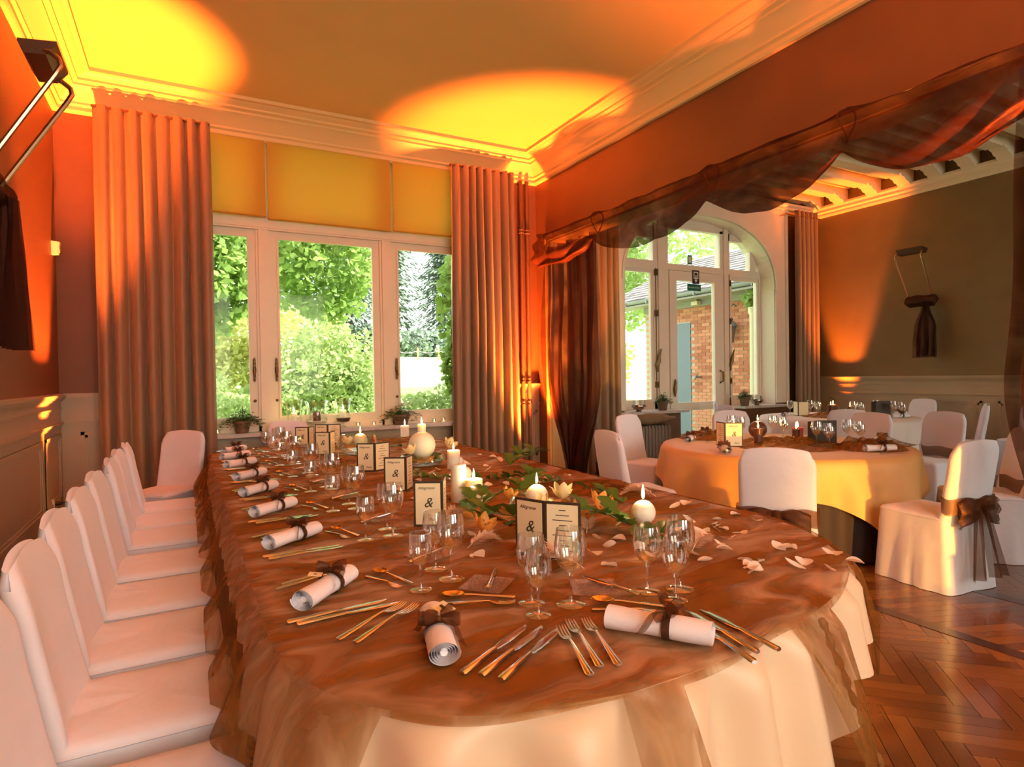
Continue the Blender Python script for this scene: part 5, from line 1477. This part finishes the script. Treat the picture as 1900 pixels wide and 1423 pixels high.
# ------------------------------------------------------------------ things on the window sills
def ivy_pot(x, y, z, r, h, label, white=False, n=110, spread=0.16, seed=0):
    t = thing('potted_ivy', label, 'potted plant', (x, y, z), 0, 'potted plants on the sills'); rn = random.Random(seed)
    obj('pot', MB().lathe([(0, 0), (r * 0.72, 0), (r * 0.95, h * 0.8), (r * 1.05, h * 0.82), (r * 1.05, h), (r * 0.93, h), (r * 0.9, h * 0.85), (0, h * 0.85)], 20), M['pot'], t)
    fo = MB(); st = MB()
    for q in range(n):
        a = rn.uniform(0, 6.28); d = spread * rn.random() ** 0.6; zz = h * 0.9 + 0.13 * rn.random() * (1.2 - d / spread) - max(0, d - r) * rn.uniform(0.1, 1.0)
        px, py = d * cos(a) * 1.25, max(-0.10, min(0.04, d * sin(a) * 0.6)); s_ = rn.uniform(0.014, 0.03); b2 = rn.uniform(0, 6.28); tl = rn.uniform(-0.5, 0.5)
        c_, e_ = cos(b2), sin(b2)
        fo.add([(px, py, zz), (px + s_ * c_ - s_ * 0.5 * e_, py + s_ * e_ + s_ * 0.5 * c_, zz + tl * s_), (px + 1.7 * s_ * c_, py + 1.7 * s_ * e_, zz + tl * s_ * 0.6 - 0.2 * s_), (px + s_ * c_ + s_ * 0.5 * e_, py + s_ * e_ - s_ * 0.5 * c_, zz + tl * s_)], [(0, 1, 2, 3)])
        if q % 5 == 0: st.tube([(0, 0, h * 0.8), (px * 0.5, py * 0.5, max(zz, h) + 0.03), (px, py, zz)], 0.0015, 4)
    obj('foliage', fo, M['leaf'], t, kind='stuff', sharp=0); obj('stems', st, M['leaf'], t, kind='stuff')
    if white:
        fl_ = MB()
        for q in range(26):
            a = rn.uniform(0, 6.28); d = 0.08 * rn.random(); fl_.lathe([(0, 0), (0.012, 0.006), (0, 0.012)], 6, (d * cos(a) + 0.04, d * sin(a) * 0.6, h + 0.08 + 0.05 * rn.random()))
        obj('blossom', fl_, M['petal'], t, kind='stuff')
    return t


SZ = 0.841
ivy_pot(0.51, 6.885, SZ, 0.085, 0.13, 'potted fern with hanging ribbon ends on the sill before the narrow casement', seed=1, n=420, spread=0.17)
ivy_pot(2.23, 6.885, SZ, 0.10, 0.12, 'ivy pot with white blossom on the sill beside the lit vases', True, seed=2, n=300, spread=0.20)
ivy_pot(6.29, 6.89, SZ, 0.085, 0.14, 'potted plant on the sill between radiator and garden door', seed=3, n=300, spread=0.13)
ivy_pot(7.98 + 0.08, 6.89, SZ, 0.085, 0.15, 'potted plant on the sill past the garden door', seed=4, n=320, spread=0.14)


def hurricane(x, label, r, h, foot, dark, fill):
    t = thing('hurricane_vase', label, 'vase', (x, 6.90, SZ), 0, 'lit vases on the main sill')
    obj('vase_glass', MB().lathe([(r * 0.55, 0.0), (r * 0.5, 0.012), (r * 0.12, 0.03), (r * 0.12, foot), (r * 0.8, foot + 0.02), (r * 0.92, foot + 0.06), (r * 0.80, foot + 0.14), (r * 0.84, h * 0.8), (r, h), (r * 0.97, h), (r * 0.8, h * 0.78)], 28), M['bowlglass'], t)
    obj('fill', MB().lathe([(0, foot + 0.01), (r * 0.72, foot + 0.022), (r * 0.84, foot + fill), (0, foot + fill)], 24), M['water' if dark else 'white'], t)
    return t


hurricane(1.03, 'footed glass vase with dark pebbles and lit candle, next to narrow casement', 0.095, 0.33, 0.05, True, 0.05)
candle('pillar', 1.03, 6.90, SZ + 0.101, 0.032, 0.09, 'cream lit candle in the pebble vase next to the narrow casement', group='candles in the sill vases', power=0.7)
hurricane(1.27, 'flared glass vase with white sand holding a brown candle', 0.13, 0.31, 0.04, False, 0.05)
candle('pillar', 1.27, 6.90, SZ + 0.091, 0.042, 0.10, 'brown unlit pillar candle in the white sand vase', 'darkwax', 'candles in the sill vases', 0, False)
hurricane(1.56, 'footed glass vase with dark pebbles and lit candle, next to white blossom pot', 0.095, 0.33, 0.05, True, 0.06)
candle('pillar', 1.56, 6.90, SZ + 0.111, 0.032, 0.09, 'cream lit candle in the pebble vase next to the white blossom pot', group='candles in the sill vases', power=0.7)
for q, (x, lb) in enumerate(((0.28, 'small tealight glass beside the fern pot'), (1.72, 'small tealight glass beside the last pebble vase'), (1.90, 'small tealight glass midway to the blossom pot'), (2.64, 'small tealight glass beyond the blossom pot'), (2.76, 'small tealight glass at the curtain end of sill'))):
    t = thing('tealight_glass', lb, 'tealight', (x, 6.87, SZ), 0, 'tealights on the main sill')
    obj('cup', MB().lathe([(0.0, 0.002), (0.022, 0.002), (0.030, 0.055), (0.0285, 0.055), (0.02, 0.006)], 16), M['bowlglass'], t)
    obj('wax', MB().lathe([(0, 0.004), (0.019, 0.004), (0.019, 0.018), (0, 0.016)], 12), M['wax'], t); put('flame', FLAME, t, (0, 0, 0.018)).scale = (0.8, 0.8, 0.7)
for q, (x, lb) in enumerate(((5.84, 'tarnished silver bowl on the sill above the radiator'), (8.36, 'tarnished silver bowl on the sill past the garden door plant'))):
    t = thing('silver_bowl', lb, 'bowl', (x, 6.90, SZ), 0, 'silver bowls')
    obj('bowl', MB().lathe([(0.05, 0), (0.045, 0.008), (0.03, 0.015), (0.08, 0.04), (0.105, 0.075), (0.10, 0.10), (0.093, 0.10), (0.09, 0.07), (0, 0.04)], 24), M['silver'], t)
    obj('glass_insert', MB().lathe([(0.085, 0.06), (0.09, 0.17), (0.088, 0.17)], 20), M['bowlglass'], t)

# ------------------------------------------------------------------ the garden
def gz(x, y):
    d = max(0, y - 8.0)
    return -0.25 + 3.4 * sm(0, 42, d) + 0.05 * nz(x * 0.2, y * 0.2)


gd = tag(obj('lawn', MB().grid(lambda u, v: (-40 + 110 * u, YB + 0.45 + 75 * v ** 1.5, gz(-40 + 110 * u, YB + 0.45 + 75 * v ** 1.5)), 60, 50), M['lawn'], None, sharp=0), 'bright mown lawn rising behind the house', 'lawn', kind='structure')


def leafcloud(bm, n, fn, smin, smax, rn, long_=1.6):
    for q in range(n):
        p, nrm = fn(rn)
        s_ = rn.uniform(smin, smax)
        d = Vector((rn.gauss(0, 1), rn.gauss(0, 1), rn.gauss(0, 0.7) - 0.3)).normalized(); k = Vector((rn.gauss(0, 1), rn.gauss(0, 1), rn.gauss(0, 1))); w = d.cross(k).normalized()
        p = Vector(p)
        bm.add([p - d * s_ * long_ * 0.5, p + w * s_ * 0.5, p + d * s_ * long_ * 0.5, p - w * s_ * 0.5], [(0, 1, 2, 3)])


def ell(c, r, seed, hollow=0.55):
    def f(rn):
        while True:
            v = Vector((rn.gauss(0, 1), rn.gauss(0, 1), rn.gauss(0, 1))).normalized()
            k = hollow + (1 - hollow) * rn.random() ** 0.5
            k *= 1 + 0.35 * nz(v.x * 2.2 + seed, v.y * 2.2, v.z * 2.2)
            return (c[0] + v.x * r[0] * k, c[1] + v.y * r[1] * k, c[2] + v.z * r[2] * k), v
    return f


def bush(name, label, cat, blobs, n, smin, smax, mt, seed, trunk=None, group=None):
    rn = random.Random(seed); bm_ = MB()
    for (c, r) in blobs: leafcloud(bm_, int(n / len(blobs)), ell(c, r, seed + c[0]), smin, smax, rn)
    b0 = blobs[0][0]
    t = thing(name, label, cat, (b0[0], b0[1], gz(b0[0], b0[1])), 0, group)
    off = (-b0[0], -b0[1], -gz(b0[0], b0[1]))
    obj('foliage', bm_, M[mt], t, off, kind='stuff', sharp=0)
    pts = trunk or [(b0[0], b0[1], gz(b0[0], b0[1]) - 0.2), (b0[0], b0[1], b0[2])]
    obj('trunk', MB().tube(pts, [0.12 * (1 - 0.5 * k / len(pts)) * (1 if trunk else 0.4) for k in range(len(pts))], 8), M['bark'], t, off)
    return t


def conifer(label, x, y, h, r, seed, mt='fol_b'):
    rn = random.Random(seed); bm_ = MB(); z0 = gz(x, y)
    for q in range(9000):
        v = rn.random() ** 0.8; a = rn.uniform(0, 6.28); tier = (v * 14) % 1
        rad = r * (1 - v) ** 0.85 * (0.45 + 0.55 * (1 - tier)) * rn.uniform(0.5, 1.05) * (1 + 0.25 * sin(5 * a + seed))
        p = Vector((x + rad * cos(a), y + rad * sin(a), z0 + h * (0.03 + 0.97 * v) - 0.12 * rad))
        d = Vector((cos(a), sin(a), -0.55 + rn.uniform(-0.3, 0.3))).normalized(); w = d.cross(Vector((0, 0, 1))).normalized(); s_ = rn.uniform(0.25, 0.5)
        bm_.add([p - d * s_ * 0.6, p + w * s_ * 0.28, p + d * s_ * 0.7, p - w * s_ * 0.28], [(0, 1, 2, 3)])
    t = thing('conifer', label, 'tree', (x, y, z0), 0, 'conifers beyond the lawn')
    obj('foliage', bm_, M[mt], t, (-x, -y, -z0), kind='stuff', sharp=0)
    obj('trunk', MB().tube([(0, 0, -0.2), (0, 0, h * 0.9)], [0.3, 0.05], 8), M['bark'], t)


for q, (x, y, h, r, lb) in enumerate(((10.5, 44, 15, 4.2, 'tall grey-green conifer behind the round garden shrub'), (14.5, 47, 17, 4.4, 'tallest blue-grey conifer beyond the roped lawn'), (18.8, 46, 13, 4.0, 'conifer beyond the roped lawn, half behind the wall vine'), (23.5, 50, 15, 4.5, 'conifer behind the brick annex roof'), (6.2, 50, 16, 4.8, 'pale conifer rising behind the overhanging leaves'), (30, 47, 14, 5, 'conifer beside the lawn seen through the garden door'))):
    conifer(lb, x, y, h, r, q + 1)
bush('hedge', 'clipped hedge at the foot of the conifers', 'hedge', [((8 + 2.6 * k, 43, gz(8, 43) + 0.9), (1.8, 1.0, 1.1)) for k in range(6)], 7000, 0.2, 0.4, 'fol_b', 50)
bush('garden_shrub', 'large rounded leafy shrub outside the middle casement', 'shrub', [((2.45, 12.2, 1.25), (1.15, 1.0, 1.25)), ((1.75, 12.6, 0.75), (0.9, 0.8, 0.9)), ((3.1, 12.8, 0.9), (0.7, 0.7, 0.9))], 15000, 0.05, 0.10, 'fol_a', 51)
bush('garden_shrub', 'sunlit yellow-green shrub behind the rounded shrub', 'shrub', [((2.2, 16.5, 2.0), (1.9, 1.2, 1.5)), ((0.8, 16.0, 1.2), (1.4, 1.0, 1.3))], 9000, 0.07, 0.14, 'fol_y', 52)
bush('garden_shrub', 'low pale shrub below the narrow casement with the fern', 'shrub', [((0.55, 10.0, 0.55), (0.8, 0.6, 0.65)), ((0.1, 11.2, 0.8), (0.8, 0.6, 0.8))], 5000, 0.04, 0.08, 'fol_a', 53)
bush('garden_shrub', 'low flowering shrub below the casement beside pipes', 'shrub', [((3.75, 9.9, 0.55), (0.9, 0.6, 0.62)), ((4.9, 10.6, 0.5), (0.9, 0.7, 0.65))], 6000, 0.04, 0.085, 'fol_a', 54)
bush('shade_tree', 'broadleaf tree with branches hanging over the window top', 'tree', [((1.2, 13.0, 5.0), (2.3, 1.6, 1.7)), ((-0.6, 12.2, 4.6), (1.8, 1.5, 1.9)), ((2.7, 13.6, 4.0), (1.1, 0.9, 1.4)), ((0.5, 12.0, 3.5), (0.9, 0.8, 1.2))], 15000, 0.07, 0.15, 'fol_c', 55, trunk=[(-1.4, 13.2, -0.2), (-1.2, 13.1, 2.5), (0.2, 13.0, 4.6)])
bush('wall_vine', 'broad-leaved vine hanging beside the casement near the pipes', 'vine', [((3.32, 7.85, 2.35), (0.26, 0.2, 0.6)), ((3.30, 7.85, 1.55), (0.16, 0.13, 0.4)), ((3.6, 8.0, 2.8), (0.40, 0.25, 0.45))], 650, 0.06, 0.12, 'fol_c', 56, trunk=[(3.4, 7.8, -0.2), (3.35, 7.8, 1.6), (3.4, 7.85, 3.0)])
bush('shade_tree', 'pale leafy tree standing beyond the brick annex', 'tree', [((13.5, 19, 5.2), (3.0, 2.2, 2.6)), ((16.5, 17, 6.0), (3.0, 2.2, 2.8)), ((12.0, 21, 3.4), (2.0, 1.6, 2.0))], 14000, 0.10, 0.22, 'fol_a', 57, trunk=[(14, 19, -0.2), (14, 19, 4.5)])
bush('garden_shrub', 'sunlit round bush on the lawn beside the annex corner', 'shrub', [((14.3, 19.5, 1.9), (1.5, 1.2, 1.5)), ((13.2, 18.8, 1.6), (1.0, 1.0, 1.0))], 6000, 0.08, 0.16, 'fol_y', 58)
for q in range(5):
    x = 12.2 + 1.5 * q; t = thing('rope_post', 'low wooden post of the roped border at lawn edge', 'post', (x, 38.5, gz(x, 38.5)), 0, 'posts of the roped lawn border')
    obj('post', MB().lathe([(0.06, -0.1), (0.06, 0.75), (0.03, 0.82), (0, 0.82)], 8), M['gold'], t)
    if q < 4: obj('rope', MB().tube([(1.5 * k / 8, 0, 0.62 - 0.16 * sin(pi * k / 8)) for k in range(9)], 0.02, 5), M['mortar'], t)

# brick annex outside the garden door
AXX = 10.0; AY0, AY1, AZT_ = 7.42, 11.55, 3.0
an = tag(put('brick_annex', None, None, (AXX, 9.5, 0)), 'brick outbuilding with blue door and slate roof outside the garden door', 'building')
obj('wall_core', MB().box((0.012, AY0 - 9.5, -0.3), (3.0, AY1 - 9.5 - 0.012, AZT_ + 0.05)), M['mortar'], an)
BL, BH, mg = 0.225, 0.072, 0.010
BR = MB().box((0.0, -(BL - mg) / 2, -(BH - mg) / 2), (0.05, (BL - mg) / 2, (BH - mg) / 2)).mesh('brick', M['brick'], None)
br = []
for r in range(int((AZT_ + 0.25) / BH)):
    z = -0.22 + r * BH
    for k in range(20):
        y = AY0 + 0.02 + k * BL + (BL / 2 if r % 2 else 0)
        if y + BL / 2 > AY1 or y < AY0 + 0.1: continue
        if 9.93 < y < 10.62 and z < 2.55: continue
        br.append((y, z))
br.sort(key=lambda p: (p[1] < 0.95, abs(p[0] - 9.6)))
for (y, z) in br[:300]: put('brick', BR, an, (0, y - 9.5, z))
b = MB()
for (y, z) in br[300:]: b.box((0, y - 9.5 - (BL - mg) / 2, z - (BH - mg) / 2), (0.05, y - 9.5 + (BL - mg) / 2, z + (BH - mg) / 2))
obj('bricks', b, M['brick'], an, kind='stuff', sharp=None)
dr = obj('door', MB().box((-0.01, 10.02 - 9.5, -0.2), (0.05, 10.54 - 9.5, 2.52)), M['bluedoor'], an)
obj('soffit', MB().box((-0.42, AY0 - 9.5, AZT_ + 0.0), (0.1, 12.4 - 9.5, AZT_ + 0.04)).box((-0.03, AY0 - 9.5, AZT_ - 0.14), (0.02, AY1 - 9.5, AZT_)), M['soffit'], an)
obj('gutter', MB().grid(lambda u, v: (-0.42 + 0.07 * cos(pi + pi * v), AY0 - 9.5 + (12.4 - AY0) * u, AZT_ + 0.14 + 0.08 * sin(pi + pi * v)), 12, 9), M['gutter'], an, sharp=0)
obj('fascia', MB().box((-0.36, AY0 - 9.5, AZT_ + 0.02), (-0.33, 12.4 - 9.5, AZT_ + 0.17)), M['gutter'], an)
for k in range(6): obj('gutter_bracket', MB().box((-0.50, AY0 + 0.5 + 0.75 * k - 9.5, AZT_ + 0.04), (-0.34, AY0 + 0.53 + 0.75 * k - 9.5, AZT_ + 0.155)), M['gutter'], an)
rf = MB(); rnr = random.Random(5)
for r in range(14):
    for k in range(20):
        y = AY0 - 9.5 + 0.26 * k + (0.13 if r % 2 else 0); x0 = -0.42 + 0.20 * r; z0_ = AZT_ + 0.16 + 0.095 * r; dzr = rnr.uniform(0, 0.012)
        rf.add([(x0, y + 0.006, z0_ + 0.018 + dzr), (x0, y + 0.252, z0_ + 0.018 + dzr), (x0 + 0.30, y + 0.252, z0_ + 0.14), (x0 + 0.30, y + 0.006, z0_ + 0.14), (x0, y + 0.006, z0_), (x0, y + 0.252, z0_)], [(0, 1, 2, 3), (4, 5, 1, 0)])
obj('slates', rf, M['slate'], an, kind='stuff', sharp=None)
obj('roof_deck', MB().add([(-0.42, AY0 - 9.5, AZT_ + 0.15), (-0.42, 12.4 - 9.5, AZT_ + 0.15), (2.6, 12.4 - 9.5, AZT_ + 1.58), (2.6, AY0 - 9.5, AZT_ + 1.58)], [(0, 1, 2, 3)]), M['slate'], an)
t = thing('wall_lantern', 'grey metal lantern on the brick annex wall', 'lantern', (AXX - 0.16, 8.74, 2.0), 0)
obj('body', MB().lathe([(0.05, 0.0), (0.055, 0.02), (0.10, 0.30), (0.11, 0.31), (0.11, 0.33)], 4), M['lantern'], t, rz=pi / 4)
obj('hood', MB().lathe([(0.14, 0.33), (0.10, 0.40), (0.04, 0.45), (0.05, 0.48), (0.01, 0.55), (0.0, 0.62)], 8), M['lantern'], t)
obj('bracket', MB().tube([(0.16, 0, 0.75), (0.08, 0, 0.80), (0, 0, 0.72), (0, 0, 0.6)], 0.012, 6), M['lantern'], t)
t = tag(obj('flood_lamp', MB().box((-0.06, -0.09, -0.04), (0.06, 0.09, 0.04)).box((-0.02, -0.02, 0.04), (0.02, 0.02, 0.08)), M['white'], None, (AXX - 0.10, 9.75, 2.92)), 'small white flood lamp under the annex eaves', 'lamp')
t = tag(obj('garden_tap', MB().tube([(0.1, 0, 0), (-0.06, 0, 0), (-0.09, 0, -0.05)], 0.018, 8).tube([(-0.04, 0, 0), (-0.04, 0, 0.05)], 0.012, 8).tube([(-0.04, -0.04, 0.05), (-0.04, 0.04, 0.05)], 0.008, 6), M['lantern'], None, (AXX - 0.1, 9.72, 1.30)), 'small metal tap on the brick annex wall', 'tap')
t = thing('terrace_column', 'cream column with a fern on top outside the last casement', 'column', (9.72, 8.05, -0.25))
obj('shaft', MB().lathe([(0.14, 0), (0.14, 0.1), (0.10, 0.12), (0.095, 2.75), (0.12, 2.80), (0.12, 2.9)], 20), M['white'], t)
rn = random.Random(9); fo = MB()
leafcloud(fo, 350, ell((0, 0, 3.05), (0.22, 0.22, 0.18), 3), 0.03, 0.06, rn, 3.0); obj('foliage', fo, M['fol_c'], t, kind='stuff', sharp=0)
